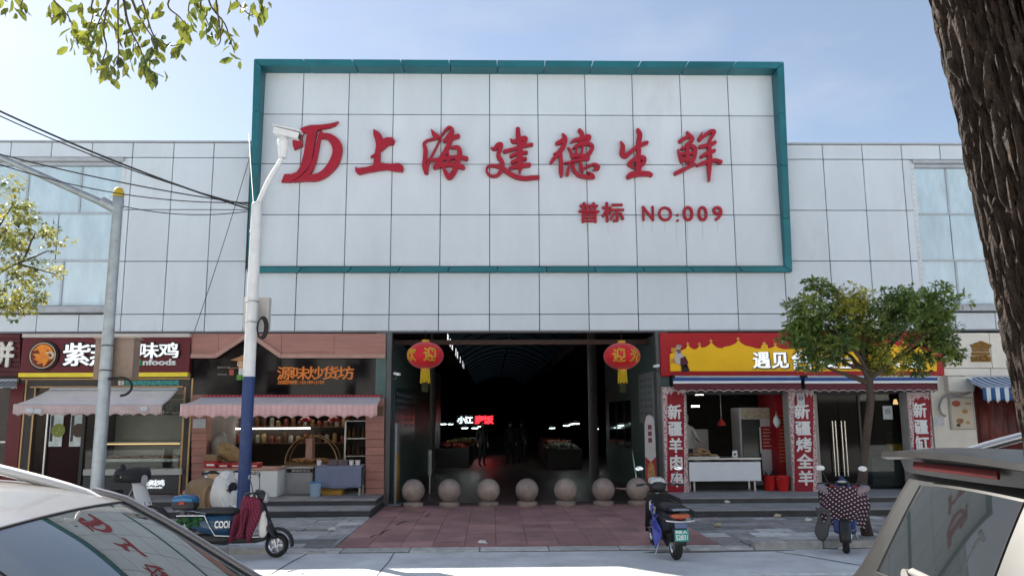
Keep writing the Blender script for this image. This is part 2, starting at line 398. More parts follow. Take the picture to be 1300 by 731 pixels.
# shop steps (two risers)
stm = M('step_stone', (.075, .075, .08), .7, var=.3, vs=4, bump=.15, bs=60); stt = M('step_tread', (.33, .328, .33), .75, var=.3, vs=3, bump=.2, bs=60)
def steps(label, xa, xb, ya, yb):
    t = thing('shop_steps', label, 'steps', ((xa+xb)/2, ya, 0))
    MB().box(xa, xb, ya+.012, 18.2, -.05, .10).build('riser', stm, t)
    MB().box(xa, xb, ya, 18.2, .102, .132).build('tread', stt, t, bevel=.008)
    MB().box(xa, xb+.0, yb+.012, 18.3, .12, .215).build('riser', stm, t)
    MB().box(xa, xb, yb, 18.3, .217, .24).build('tread', stt, t, bevel=.008)
    x = xa+.6
    while x < xb-.2: MB().box(x-.004, x+.004, ya+.009, ya+.02, -.02, .1).build('joint', jm, t); x += .62
steps('low dark stone steps before the roasted nut shop', -10.5, -2.36, 15.95, 16.7)
steps('low dark stone steps before the red and yellow kebab shop', 3.78, 12.5, 15.46, 16.55)
for px, py, z, nm in ((923, 638, .14, 'crumpled_tissue'), (987, 655.5, .01, 'crumpled_wrapper'), (1070, 698, ROADZ, 'crumpled_tissue'), (1027, 661, .01, 'crumpled_wrapper'), (421, 673, .01, 'cigarette_pack'), (613, 690, .0, 'cigarette_pack'), (911, 668, .01, 'torn_cardboard')):
    x, y = G(px, py, z); mb = MB(); s = .05 if nm != 'torn_cardboard' else .055
    mb.ell((x, y, z+s*.35), s*1.3, s, s*.4, 8, 5)
    mb.v = [(a+rnd.uniform(-.3, .3)*s, b+rnd.uniform(-.3, .3)*s, max(z-.002, c+rnd.uniform(-.4, .5)*s)) for a, b, c in mb.v]
    lab = {923: 'white crumpled tissue on the step before the kebab counter', 987: 'yellow crumpled wrapper at the foot of the dark steps', 1070: 'white crumpled tissue in the gutter by the kerb',
           1027: 'flattened white wrapper on the grey paving below the steps', 421: 'tiny white scrap on the grey slabs beside the red apron', 613: 'tiny white scrap on the red apron at the kerb', 911: 'pale torn cardboard scrap on the broken grey slabs'}[px]
    tag(mb.build(nm, M('litter_'+('y' if px in (987, 911) else 'w'), (.6, .5, .33) if px in (987, 911) else (.75, .75, .73), .9)), lab, 'litter')

# ------------------------------------------------------------------ market building
B = thing('market_building', 'long grey panelled market hall with a dark entrance between shops', 'building', (0, 18, 0))
pm = M('cladding', (.61, .67, .725), .38, var=.07, vs=1.1, st=(1, 1, .35), rnd_obj=.035, dirt=(.52, .55, .58), dv=.55)
bk = M('joint_dark', (.10, .105, .11), .9)
YF = 18.0
XL = [-8.288-.925*k for k in range(8, 0, -1)]+[-8.288, -7.354, -6.436, -5.58]
XC = [-5.58, -4.43, -3.36, -2.33, -1.22, -.07, 1.06, 2.18, 3.30, 4.44, 5.58, 6.70]
XR = [6.70, 7.77, 8.71, 9.65, 10.57, 11.5, 12.42, 13.35, 14.3, 15.2]
ZW = [3.775, 4.17, 5.37, 6.57, 7.80, 8.16]
def panel(xa, xb, za, zb, y=YF, parent=None, d=.05, mat=pm):
    g = .009; tl = [rnd.uniform(-.0025, .0025) for _ in range(4)]
    mb = MB().box(xa+g, xb-g, y, y+d, za+g, zb-g)
    k = 0; vv = []
    for v in mb.v:
        if v[1] < y+.001: vv.append((v[0], v[1]+tl[k % 4], v[2])); k += 1
        else: vv.append(v)
    mb.v = vv; return mb.build('wall_panel', mat, parent or B, bevel=.006)
WLX, WRX = -8.42, 9.83          # inner edges of the window bays
for i in range(len(XL)-1):
    a, b = XL[i], XL[i+1]
    panel(a, b, ZW[4], ZW[5]); panel(a, b, ZW[0], ZW[1])
    if b > WLX+.2:
        a2 = max(a, WLX) if a < WLX+.2 else a
        for k in (1, 2, 3): panel(a2, b, ZW[k], ZW[k+1])
for k in (1, 2, 3): panel(WLX, -8.288, ZW[k], ZW[k+1])
for i in range(len(XC)-1): panel(XC[i], XC[i+1], 3.775, 4.15); panel(XC[i], XC[i+1], 4.15, 5.2)
for i in range(len(XR)-1):
    a, b = XR[i], XR[i+1]
    panel(a, b, ZW[4], ZW[5]); panel(a, b, ZW[0], ZW[1])
    if a < WRX:
        for k in (1, 2, 3): panel(a, min(b, WRX), ZW[k], ZW[k+1])
# backing walls, returns, roof and the soffit under the cladding
wm = M('wall_render', (.33, .33, .33), .9, var=.2)
MB().box(-8.43, 9.84, 18.045, 18.3, 3.785, 8.14).build('wall', bk, B)
MB().box(-15.7, -8.42, 18.045, 18.3, 7.79, 8.14).build('wall', bk, B); MB().box(9.83, 15.2, 18.045, 18.3, 7.79, 8.14).build('wall', bk, B)
MB().box(-15.7, -8.42, 18.045, 18.3, 3.785, 4.2).build('wall', bk, B); MB().box(9.83, 15.2, 18.045, 18.3, 3.785, 4.2).build('wall', bk, B)
MB().box(-15.7, -8.42, 18.5, 18.7, 3.79, 8.1).build('wall', bk, B); MB().box(9.83, 15.2, 18.5, 18.7, 3.79, 8.1).build('wall', bk, B)
MB().box(-5.4, 6.6, 18.06, 18.3, 8.1, 10.1).build('wall', wm, B)
MB().box(-15.7, 15.2, 17.985, 18.28, 3.745, 3.778).build('soffit', M('soffit', (.16, .16, .17), .6), B)
for _a, _b in ((-15.71, -5.52), (6.84, 15.21)): MB().box(_a, _b, 17.97, 18.4, 8.163, 8.2).build('coping', M('coping', (.42, .44, .47), .45), B)
MB().box(-15.7, 15.2, 18.3, 26.3, 7.95, 8.1).build('roof', wm, B)
MB().box(-15.7, -15.5, 18.31, 26, -.1, 7.95).build('wall', wm, B); MB().box(15.0, 15.2, 18.31, 26, -.1, 7.95).build('wall', wm, B)
# window bays: film-covered panes behind slim mullions
gm = M('window_film', (.52, .66, .74), .16, var=.16, vs=1.6, st=(1.6, 1, .5), rnd_obj=.05, dirt=(.42, .46, .46), dv=.55, spec=.6)
mu = M('mullion', (.42, .46, .5), .45, .2); ledge = M('ledge', (.42, .44, .47), .5, var=.2)
def bay(xa, xb, mull, side):
    t = MB().box(xa, xb, 18.135, 18.15, 4.2, 7.79).build('window', bk, B)
    zr = [4.36, 5.40, 6.5, 7.62]
    for r in range(3):
        xs = [xa]+[m for m in mull[r] if xa < m < xb]+[xb]
        for a, b in zip(xs[:-1], xs[1:]):
            tl = rnd.uniform(-.006, .006)
            mb = MB().box(a+.012, b-.012, 18.105, 18.13, zr[r]+.012, zr[r+1]-.012)
            mb.v = [(x, y+(tl if x > (a+b)/2 else -tl*.5), z) for x, y, z in mb.v]; mb.build('pane', gm, t)
        for m in mull[r]:
            if r != 1: MB().box(m-.022, m+.022, 18.075, 18.11, zr[r]+.03, zr[r+1]-.03).build('mullion', mu, t)
        MB().box(xa, xb, 18.07, 18.112, zr[r]-.022, zr[r]+.022).build('transom', mu, t)
    MB().box(xa, xb, 18.05, 18.13, 7.62, 7.70).build('frame', mu, t, bevel=.004)
    e = xb if side < 0 else xa
    MB().box(e-.05, e+.05, 18.02, 18.13, 4.2, 7.79).build('frame', M('frame_light', (.62, .65, .68), .4), t, bevel=.005)
    MB().box(xa-.03*side, xb-.03*side, 17.86, 18.13, 4.2, 4.33).build('sill', ledge, t, bevel=.008)
    MB().box(xa, xb, 17.95, 18.09, 7.705, 7.785).build('lintel', ledge, t, bevel=.006)
    for k in range(26):
        z = 4.45+k*.125
        if side > 0: MB().ell((e, 18.018, z), .009, .006, .009, 6, 4).build('rivet', bk, t)
bay(-15.4, WLX-.05, [[-14.6, -13.4, -12.2, -10.95, -9.7], [-14, -12.6, -11.2, -9.9], [-14.2, -13, -11.85, -10.65, -9.45]], -1)
bay(WRX+.05, 15.0, [[10.75, 11.9, 13, 14.1], [10.72, 11.9, 13.1, 14.2], [10.72, 11.8, 12.9, 14]], 1)

# ------------------------------------------------------------------ billboard over the entrance
S = thing('billboard', 'large grey panelled billboard with teal frame and red calligraphy above the entrance', 'billboard', (.6, 17.9, 5.1))
ZS = [5.245, 6.45, 7.655, 8.855, 9.90]
XS = [-5.37, -4.43, -3.36, -2.32, -1.2, -.065, 1.07, 2.19, 3.31, 4.45, 5.59, 6.72]
for i in range(11):
    for k in range(4): panel(XS[i], XS[i+1], ZS[k], ZS[k+1], 17.985, S, .03, M('sign_cladding', (.63, .685, .735), .35, var=.07, vs=1.1, st=(1, 1, .3), rnd_obj=.03, dirt=(.54, .565, .59), dv=.55))
MB().box(-5.4, 6.75, 18.01, 18.058, 5.2, 9.95).build('backing', bk, S)
tm = M('teal_metal', (.02, .15, .18), .4, .25, var=.22, vs=1.2, st=(.6, 1, 1), rnd_obj=.1)
def fy(z): return 17.86-(z-5.1)*.062          # the frame leans out towards the top
# front corners of the frame, outer and inner
zo0, zo1 = 5.095, 10.02; zi0, zi1 = 5.215, 9.86
def fx(z, side, inner): # outer edges flare with the lean
    k = (z-zo0)/(zo1-zo0)
    return ((-5.50+.02*k) if side < 0 else (6.83-.02*k)) + (0 if not inner else (.16 if side < 0 else -.16))
def fr(name, p):       # p: outer a, outer b, inner b, inner a (x,z) ; box from the leaning front back to the wall
    f = [(x, fy(z), z) for x, z in p]; b = [(x, 18.02, z) for x, z in p]
    MB().add(f+b, [(0, 1, 2, 3), (7, 6, 5, 4), (0, 4, 5, 1), (1, 5, 6, 2), (2, 6, 7, 3), (3, 7, 4, 0)]).build(name, tm, S, bevel=.008)
nb = 11
for k in range(nb):
    a, b = k/nb, (k+1)/nb; e = .0006
    def L(side0, z, inner, t): return fx(z, -1, inner)*(1-t)+fx(z, 1, inner)*t
    fr('frame_section', [(L(0, zo1, 0, a+e), zo1), (L(0, zo1, 0, b-e), zo1), (L(0, zi1, 1, b-e), zi1), (L(0, zi1, 1, a+e), zi1)])
    fr('frame_section', [(L(0, zi0, 1, a+e), zi0), (L(0, zi0, 1, b-e), zi0), (L(0, zo0, 0, b-e), zo0), (L(0, zo0, 0, a+e), zo0)])
for side in (-1, 1):
    for k in range(4):
        za, zb = zo0+(zo1-zo0)*k/4+.003, zo0+(zo1-zo0)*(k+1)/4-.003; ia, ib = max(za, zi0+.003), min(zb, zi1-.003)
        fr('frame_section', [(fx(za, side, 0), za), (fx(zb, side, 0), zb), (fx(ib, side, 1), ib), (fx(ia, side, 1), ia)])
# hand-brushed red lettering
rd = M('sign_red', (.36, .012, .03), .42, var=.1, vs=3)
YL = 17.975
def poly_char(pts, sc, ox, oy, nm='character'):
    return MB().prism([W(ox+x/sc, oy+y/sc, YL) for x, y in pts], YL-.09, YL).build(nm, rd, S)
poly_char([(205,180),(235,150),(270,130),(330,114),(430,110),(510,100),(560,87),(590,80),(560,118),(510,138),(450,148),(400,157),(387,175),(360,330),(340,450),(305,510),(240,578),(150,640),(60,640),(90,565),(150,568),(200,548),(235,500),(265,390),(300,182),(265,188),(250,220),(255,305),(180,342),(166,300),(165,255),(210,240),(215,215)], 7.312, 350, 145, 'emblem_stroke')
brush([[(425,172,26),(395,300,34),(365,440,40),(318,540,45),(250,602,40),(175,638,8)], [(420,215,50),(500,220,62),(565,285,92),(577,360,90),(545,460,92),(470,550,76),(390,595,70),(290,605,56),(215,628,20)]], 7.312, 350, 145, YL, .085, rd, S, 'emblem_stroke')
poly_char([(910,150),(950,170),(985,200),(1000,240),(1040,225),(1085,228),(1110,255),(1100,290),(1050,300),(1010,335),(978,355),(975,460),(1060,470),(1150,465),(1185,490),(1190,520),(1180,545),(1120,540),(1040,525),(950,535),(930,540),(860,550),(780,570),(755,555),(740,530),(750,495),(765,512),(850,500),(910,482),(920,400),(885,415),(885,400),(925,375),(935,300),(930,260),(910,200)], 7.312, 350, 145)
brush([[(172,120,6),(200,165,44),(236,195,46)], [(238,198,30),(190,215,24),(130,232,22),(105,262,30),(118,320,44),(113,400,40),(106,480,40),(125,535,44)],
 [(265,205,12),(215,310,18),(165,405,20),(140,475,24),(130,540,34)], [(262,200,12),(310,130,22),(352,100,26),(376,140,44),(335,205,48),(300,235,28)],
 [(295,232,28),(360,213,40),(432,186,44)], [(362,225,40),(320,320,46),(280,390,54),(240,450,60),(212,492,34)],
 [(368,298,24),(428,298,42),(450,345,50),(430,430,50),(400,520,50),(355,582,52),(322,555,44),(290,490,24)], [(145,418,22),(240,415,34),(340,400,38),(440,390,38),(512,404,44)],
 [(208,490,38),(300,465,42),(400,462,46),(482,490,42)], [(338,345,18),(345,420,34)]], 7.647, 525, 150, YL, .09, rd, S)
brush([[(757,300,18),(785,310,34),(822,268,42),(853,270,38),(830,330,40),(825,385,42),(858,430,40),(864,490,38),(820,560,32),(760,572,24),(715,540,20),(714,492,20),(760,470,28),(850,490,38),(920,540,44),(1000,580,44),(1080,594,44),(1150,588,42),(1205,584,38)],
 [(1012,118,42),(1015,180,48),(1030,280,54),(1030,380,60),(1035,480,50),(1030,540,16)], [(942,215,12),(970,240,36),(1040,215,46),(1088,208,42),(1068,262,36)],
 [(885,335,38),(960,315,34),(1060,285,28),(1145,268,34)], [(945,382,32),(1010,352,32),(1095,345,32)], [(955,440,32),(1020,410,32),(1085,405,32)], [(940,495,34),(1020,475,44),(1120,465,42)]], 7.647, 525, 150, YL, .09, rd, S)
brush([[(265,150,20),(292,200,56),(250,235,52),(195,262,38)], [(300,222,46),(270,300,56),(220,370,56),(160,440,42),(130,485,36)], [(240,380,44),(245,480,48),(245,580,52),(250,640,28)], [(160,382,8),(215,357,18)],
 [(460,112,46),(490,150,46),(480,205,46)], [(358,255,12),(400,225,38),(480,210,46),(555,182,50),(575,198,40),(540,240,36),(470,257,32),(395,310,26)],
 [(325,312,16),(355,350,32),(375,425,32)], [(392,312,26),(480,277,36),(565,268,38),(608,300,44),(578,370,48),(530,405,42),(450,402,44),(375,408,40)], [(430,300,22),(415,400,26)], [(500,292,26),(478,400,26)],
 [(288,490,16),(350,480,28),(450,452,38),(562,440,36)], [(350,500,28),(325,570,36),(320,622,36)], [(385,512,32),(400,580,38),(450,628,42),(530,648,46),(612,655,36)], [(548,592,8),(600,622,36),(626,655,28)],
 [(470,492,38),(480,555,46),(494,588,26)], [(490,560,26),(560,530,22),(620,505,28),(655,520,46),(675,550,40),(620,570,16)]], 9.1375, 685, 155, YL, .09, rd, S)
brush([[(292,98,36),(315,150,56),(300,250,52),(305,330,48),(295,420,56),(300,520,66),(275,585,56)], [(107,225,14),(130,280,50),(122,350,56),(152,382,56),(200,350,46),(260,300,42),(330,260,46),(392,237,40)],
 [(190,468,32),(240,430,46),(320,402,56),(362,408,46),(355,460,42),(300,500,46)], [(190,472,30),(240,505,32)], [(192,608,54),(230,585,66),(310,575,56),(400,575,54),(435,588,44)]], 8.6, 775, 155, YL, .09, rd, S)
brush([[(828,120,20),(850,150,36),(885,192,46),(868,230,42),(820,262,36)], [(752,222,42),(800,190,36),(850,167,36)], [(732,312,12),(747,370,28),(770,445,28)], [(772,302,32),(850,272,36),(905,288,46),(916,340,42),(898,420,42),(862,466,34)],
 [(765,362,32),(895,352,32)], [(770,422,36),(895,422,42)], [(832,292,42),(826,440,42)], [(705,572,42),(780,535,42),(850,500,38),(905,474,36)], [(990,127,10),(967,185,36),(962,208,32)],
 [(970,205,36),(1030,150,36),(1088,115,40),(1122,124,40),(1088,190,36),(1060,250,26)], [(970,283,38),(1060,265,42),(1130,237,40)], [(985,388,36),(1050,355,42),(1120,328,40)], [(942,485,30),(1020,455,42),(1120,430,38),(1190,450,44)], [(1065,255,38),(1075,400,48),(1068,520,42),(1068,655,14)]], 8.6, 775, 155, YL, .09, rd, S)
chars('普', 735, 760, 259, 283, YL, .05, rd, S, .02); chars('标', 765, 791, 259, 282, YL, .05, rd, S, .02)
for s_, a_, b_, t_, d_ in (('N', 815, 830, 262, 281), ('O', 835, 853, 262.5, 281.5), (':', 858, 861.5, 272, 282), ('0', 866, 880, 262, 281.5), ('0', 885, 898, 262, 281.5), ('9', 904, 917, 262, 281)):
    line(s_, a_, b_, t_, d_, YL, .04, rd, S, .018, 'character')
dr = M('drip_grey', (.5, .5, .5), .6, var=.2)
for px, py, l_ in ((816, 282, 9), (828, 282, 14), (844, 283, 10), (859, 283, 26), (873, 283, 24), (892, 283, 20), (911, 282, 12), (772, 283, 14), (788, 283, 10), (745, 284, 10)):
    MB().pbox(px-.25, py, px+.25, py+l_, 17.981, .003).build('drip_stain', dr, S)
# ------------------------------------------------------------------ the hall behind the entrance
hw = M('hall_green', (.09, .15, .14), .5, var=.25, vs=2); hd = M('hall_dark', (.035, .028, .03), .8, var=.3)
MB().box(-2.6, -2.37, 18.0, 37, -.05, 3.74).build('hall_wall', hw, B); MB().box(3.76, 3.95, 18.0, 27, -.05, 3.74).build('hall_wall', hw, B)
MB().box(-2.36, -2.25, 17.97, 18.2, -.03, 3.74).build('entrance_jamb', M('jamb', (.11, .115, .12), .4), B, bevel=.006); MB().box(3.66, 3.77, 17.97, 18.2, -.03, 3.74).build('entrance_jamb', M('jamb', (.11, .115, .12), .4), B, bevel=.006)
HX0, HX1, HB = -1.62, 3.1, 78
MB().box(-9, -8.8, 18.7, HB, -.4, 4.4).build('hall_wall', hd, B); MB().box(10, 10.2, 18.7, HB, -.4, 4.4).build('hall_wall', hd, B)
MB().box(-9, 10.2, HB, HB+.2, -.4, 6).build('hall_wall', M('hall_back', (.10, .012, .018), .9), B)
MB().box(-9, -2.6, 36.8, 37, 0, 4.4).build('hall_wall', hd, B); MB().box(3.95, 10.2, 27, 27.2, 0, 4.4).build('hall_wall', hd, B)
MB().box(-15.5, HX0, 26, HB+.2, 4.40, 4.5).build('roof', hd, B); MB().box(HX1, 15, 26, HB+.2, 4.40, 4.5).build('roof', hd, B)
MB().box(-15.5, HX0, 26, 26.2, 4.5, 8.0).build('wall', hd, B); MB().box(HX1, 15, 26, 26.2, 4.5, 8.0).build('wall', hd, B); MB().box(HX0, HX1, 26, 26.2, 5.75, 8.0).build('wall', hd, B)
# barrel vault of ribbed sheet and its arched ribs
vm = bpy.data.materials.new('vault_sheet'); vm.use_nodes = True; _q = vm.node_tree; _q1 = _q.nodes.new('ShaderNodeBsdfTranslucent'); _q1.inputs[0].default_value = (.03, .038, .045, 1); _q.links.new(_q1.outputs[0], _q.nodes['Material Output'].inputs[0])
def vault(x): t = (x-.74)/2.36; return 4.82+.85*(1-t*t)
for y0 in range(26, 78, 4):
    mb = MB(); mb.sheet(lambda u, v: (HX0+(HX1-HX0)*u, y0+4*v, vault(HX0+(HX1-HX0)*u)), 20, 1); mb.build('vault_sheet', vm, B, solid=.03)
for y0 in range(27, 78, 3):
    MB().tube([(HX0+(HX1-HX0)*k/16, y0, vault(HX0+(HX1-HX0)*k/16)-.06) for k in range(17)], .045, 6).build('roof_rib', hd, B)
# clerestory: frosted panes on the left edge of the vault, plain sheet elsewhere
fm = bpy.data.materials.new('frosted_pane'); fm.use_nodes = True; t_ = fm.node_tree; tb = t_.nodes.new('ShaderNodeBsdfTranslucent'); tb.inputs[0].default_value = (.6, .62, .65, 1)
t_.links.new(tb.outputs[0], t_.nodes['Material Output'].inputs[0])
for k in range(11):
    ya = 28+k*1.6
    MB().box(HX0-.02, HX0, ya+.1, ya+1.5, 4.5, 4.82).build('clerestory_pane', fm if k not in (3, 6, 8) else hd, B)
    MB().box(HX0-.03, HX0+.03, ya-.1, ya+.1, 4.5, 4.85).build('clerestory_post', hd, B)
MB().box(HX0-.02, HX0, 45.7, HB, 4.5, 4.82).build('clerestory_sheet', hd, B); MB().box(HX1, HX1+.02, 26, HB, 4.5, 4.82).build('clerestory_sheet', hd, B); MB().box(HX0-.02, HX0, 26, 27.9, 4.5, 4.82).build('clerestory_sheet', hd, B)
MB().box(-2.3, 3.7, 18.9, 19.0, 3.55, 3.66).build('cross_beam', M('beam_brown', (.09, .055, .045), .6), B)
pg = M('post_grey', (.13, .12, .12), .5)
for k in range(8): MB().tube([(2.5+.13*k, 21+.8*k, 0), (2.5+.13*k, 21+.8*k, 4.6)], .03, 6).build('hall_post', pg, B)
for k in range(6): MB().tube([(-1.75-.09*k, 23+1.6*k, 0), (-1.75-.09*k, 23+1.6*k, 4.6)], .035, 6).build('hall_post', pg, B)
MB().tube([(2.55, 20.95, 2.4), (3.35, 26.55, 3.6)], .025, 6).build('hall_brace', pg, B)
MB().tube([(.74, 28+2*k, vault(.74)-.3) for k in range(22)], .05, 6).build('vault_duct', pg, B)
# ------------------------------------------------------------------ shop rooms
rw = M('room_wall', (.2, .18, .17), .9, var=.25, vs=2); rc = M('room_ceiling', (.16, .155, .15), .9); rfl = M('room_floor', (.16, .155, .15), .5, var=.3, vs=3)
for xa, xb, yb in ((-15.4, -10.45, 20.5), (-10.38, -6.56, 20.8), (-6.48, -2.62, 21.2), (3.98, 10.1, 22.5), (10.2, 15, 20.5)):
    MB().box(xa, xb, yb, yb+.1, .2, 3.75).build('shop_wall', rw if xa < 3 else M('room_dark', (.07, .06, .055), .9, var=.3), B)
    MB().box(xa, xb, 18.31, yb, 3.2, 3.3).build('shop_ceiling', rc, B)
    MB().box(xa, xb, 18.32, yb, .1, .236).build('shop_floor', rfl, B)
for x in (-10.45, -6.56, 10.1): MB().box(x, x+.08, 18.2, 22.6, .2, 3.75).build('shop_partition', rw, B)
MB().box(3.96, 4.0, 18.2, 22.6, .2, 3.75).build('shop_partition', rw, B); MB().box(-2.64, -2.61, 18.2, 22.6, .2, 3.75).build('shop_partition', rw, B)
lamp = M('tube_light', (.9, .9, .9), .4, var=0, emit=(1, .97, .9), es=5.)
lampw = M('warm_light', (.9, .8, .6), .4, var=0, emit=(1, .6, .25), es=.5)
glass = bpy.data.materials.new('shop_glass'); glass.use_nodes = True
_t = glass.node_tree; _t.nodes.clear(); _o = _t.nodes.new('ShaderNodeOutputMaterial'); _m = _t.nodes.new('ShaderNodeMixShader'); _g = _t.nodes.new('ShaderNodeBsdfGlossy'); _g.inputs['Roughness'].default_value = .02
_tr = _t.nodes.new('ShaderNodeBsdfTransparent'); _tr.inputs[0].default_value = (.8, .84, .83, 1); _f = _t.nodes.new('ShaderNodeFresnel'); _f.inputs[0].default_value = 1.35
_t.links.new(_f.outputs[0], _m.inputs[0]); _t.links.new(_tr.outputs[0], _m.inputs[1]); _t.links.new(_g.outputs[0], _m.inputs[2]); _t.links.new(_m.outputs[0], _o.inputs[0])

def awning(name, label, wall, front, yv, Yw, Yf, mt, mv, nsc=14, roller=None, group=None, amp=.2, side=True, bow=.03):
    """wall = (px0, px1, py) on plane Yw; front = (px0, px1, py) on plane Yf; yv = lower edge of the valance"""
    a = W(wall[0], wall[2], Yw); b = W(wall[1], wall[2], Yw); c = W(front[0], front[2], Yf); d = W(front[1], front[2], Yf); zv = W((front[0]+front[1])/2, yv, Yf)[1]
    t = thing(name, label, 'awning', ((a[0]+b[0])/2, Yw, c[1]))
    P = lambda p, y: Vector((p[0], y, p[1]))
    A, Bv, C, D = P(a, Yw), P(b, Yw), P(c, Yf), P(d, Yf)
    def top(u, v):
        p = (A*(1-u)+Bv*u)*(1-v)+(C*(1-u)+D*u)*v
        p.z -= bow*math.sin(math.pi*v)*(1+.5*math.sin(u*math.pi*6)); return p
    MB().sheet(top, 36, 8).build('canopy', mt, t, smooth=60, solid=.006)
    h = c[1]-zv
    def val(u, v):
        p = C*(1-u)+D*u; e = 1-amp*(abs(math.cos(math.pi*nsc*u))**.7 if v > .5 else 0)
        return (p.x, p.y-.012*math.sin(u*nsc*math.pi*2)*v, p.z+.01-(h+.01)*v*(e if v > .5 else 1))
    MB().sheet(val, nsc*8, 4).build('valance', mv, t, smooth=60, solid=.005)
    MB().tube([C+Vector((0, .02, 0)), D+Vector((0, .02, 0))], .022, 8).build('front_bar', M('alu', (.6, .6, .6), .35, .6), t)
    MB().tube([A, Bv], .045, 10).build('roller', roller or M('alu', (.6, .6, .6), .35, .6), t)
    if side:
        for u in (.1, .9):
            p = A*(1-u)+Bv*u; q = C*(1-u)+D*u; m = (p+q)/2+Vector((.12 if u < .5 else -.12, 0, -.2))
            MB().tube([p+Vector((0, 0, -.06)), m, q+Vector((0, .03, -.02))], .014, 6).build('folding_arm', M('alu', (.6, .6, .6), .35, .6), t)
    return t

# ------------------------------------------------------------------ shop 1: deli
mar = M('maroon_board', (.12, .012, .02), .45, var=.15, vs=2); blk = M('black_back', (.012, .012, .014), .5); whi = M('sign_white', (.75, .76, .76), .45, var=.06)
led = M('lit_white', (.85, .87, .87), .4, var=0, emit=(.9, .95, 1), es=.18); cream = M('cream_strip', (.55, .5, .46), .6, var=.1)
T = thing('shop_sign', 'maroon shop sign with round orange bird emblem and white characters', 'shop sign', (W(134, 450, 17.95)[0], 17.95, 2.9))
MB().pbox(27, 426, 241, 473.5, 17.93, .2).build('board', mar, T, bevel=.006)
MB().pbox(28, 423.3, 240.5, 428, 17.84, .14).build('top_strip', cream, T, bevel=.004)
MB().pbox(23, 472.8, 238, 478.2, 17.86, .12).build('light_strip', M('yellow_strip', (.85, .66, .05), .5, var=.08), T, bevel=.004)
Yc = 17.91
ex, ez = W(56, 451.3, Yc); er = 16*Yc/FPX
MB().lathe([(er*1.16, 0), (er*1.16, .05)], (ex, Yc-.03, ez), 40, 'y').build('emblem_back', blk, T, smooth=30)
MB().lathe([(er, 0), (er, .05)], (ex, Yc-.055, ez), 40, 'y').build('emblem_disc', M('emblem_brown', (.16, .02, .01), .4), T, smooth=30)
MB().tube([(ex+er*.97*math.cos(a), Yc-.058, ez+er*.97*math.sin(a)) for a in [2*math.pi*k/40 for k in range(41)]], .012, 6).build('emblem_ring', M('emblem_cream', (.6, .5, .35), .4), T)
og = M('emblem_orange', (.8, .25, .02), .4, var=.3, vs=8)
brush([[(-12, -7, 2), (-6, -9, 4), (-1, -5, 9), (2, 1, 10), (6, 4, 5)], [(-9, -10, 1), (-2, -12, 4), (5, -10, 5), (10, -6, 3)], [(-13, -2, 1), (-8, 0, 5), (-2, 3, 7)], [(-12, 4, 1), (-7, 5, 4), (-1, 5, 6)], [(-8, 10, 1), (-4, 8, 4), (1, 6, 6)], [(0, 13, 1), (2, 9, 4), (4, 4, 6)]], 1, 56, 451.3, Yc-.058, .02, og, T, 'emblem_flame')
brush([[(4, -3, 2), (9, -4, 3), (12, -1, 3), (10, 3, 2.5), (7, 2, 2)]], 1, 56, 451.3, Yc-.06, .025, M('emblem_cream', (.6, .5, .35), .4), T, 'emblem_swirl')
for ch, a, b, t0, t1 in (('紫', 82, 114, 437, 464), ('燕', 116, 147, 437, 464), ('百', 153, 175, 436, 454), ('味', 177, 201, 436, 454.5), ('鸡', 203, 227, 436, 454)):
    chars(ch, a-.8, b+.8, t0, t1, 17.92, .03, blk, T, .06, 'character_back'); chars(ch, a, b, t0, t1, 17.885, .03, led, T, .012)
line('ziy', 153, 174, 456, 465, 17.92, .03, whi, T, .03); line('a', 174.5, 181, 456, 463.6, 17.92, .03, M('leaf_green', (.02, .3, .08), .5), T, .03); line('nfoods', 182, 224, 455.5, 463.6, 17.92, .03, whi, T, .03)
# storefront
T = thing('deli_storefront', 'dark grey storefront with thin gold trim and glazed deli window', 'storefront', (W(134, 600, 18)[0], 18.05, .24))
dg = M('frame_graphite', (.055, .05, .05), .5, var=.15); gold = M('gold_trim', (.42, .27, .13), .4, .5, var=.1)
Ys = 18.08
MB().pbox(25, 479, 242, 491, Ys, .2).build('lintel', dg, T)
MB().pbox(25, 491, 38.5, 636, Ys, .18).build('side_frame', dg, T); MB().pbox(231, 491, 242, 636, Ys, .18).build('side_frame', dg, T)
for a, b, c, d in ((26, 480, 28, 636), (37.5, 491, 39.5, 636), (230, 491, 232, 636), (239, 480, 241, 636), (26, 480, 241, 481.5), (38, 490, 232, 491.6)):
    MB().pbox(a, b, c, d, Ys-.012, .012).build('trim', gold, T)
MB().pbox(105, 595, 230.5, 603, Ys-.1, .5).build('counter_sill', M('sill_white', (.5, .5, .49), .4), T, bevel=.008)
MB().pbox(105, 603.3, 230.5, 627, Ys, .3).build('counter_front', M('counter_dark', (.06, .062, .068), .4), T); MB().pbox(105, 627.3, 230.5, 636, Ys-.004, .3).build('plinth', M('plinth_red', (.12, .015, .02), .5), T)
x0, x1, z0, z1 = PR(106, 500, 230, 594, Ys+.06); MB().box(x0, x1, Ys+.06, Ys+.07, z0, z1).build('window_glass', glass, T)
MB().pbox(102, 491, 106, 636, Ys, .1).build('mullion', dg, T); MB().pbox(55, 520, 57, 636, Ys+.04, .05).build('door_frame', M('alu', (.6, .6, .6), .35, .6), T)
MB().pbox(57.5, 500, 101.5, 636, Ys+.1, .03).build('door_leaf', M('door_maroon', (.025, .006, .009), .4, spec=.1), T)
chars('百味鸡', 183, 209, 609, 616.5, Ys-.01, .02, led, T, .03); chars('紫燕', 169, 182, 609.5, 617, Ys-.01, .02, led, T, .03); line('ziyanfoods', 178, 206, 616.8, 620.5, Ys-.01, .015, led, T, .02)
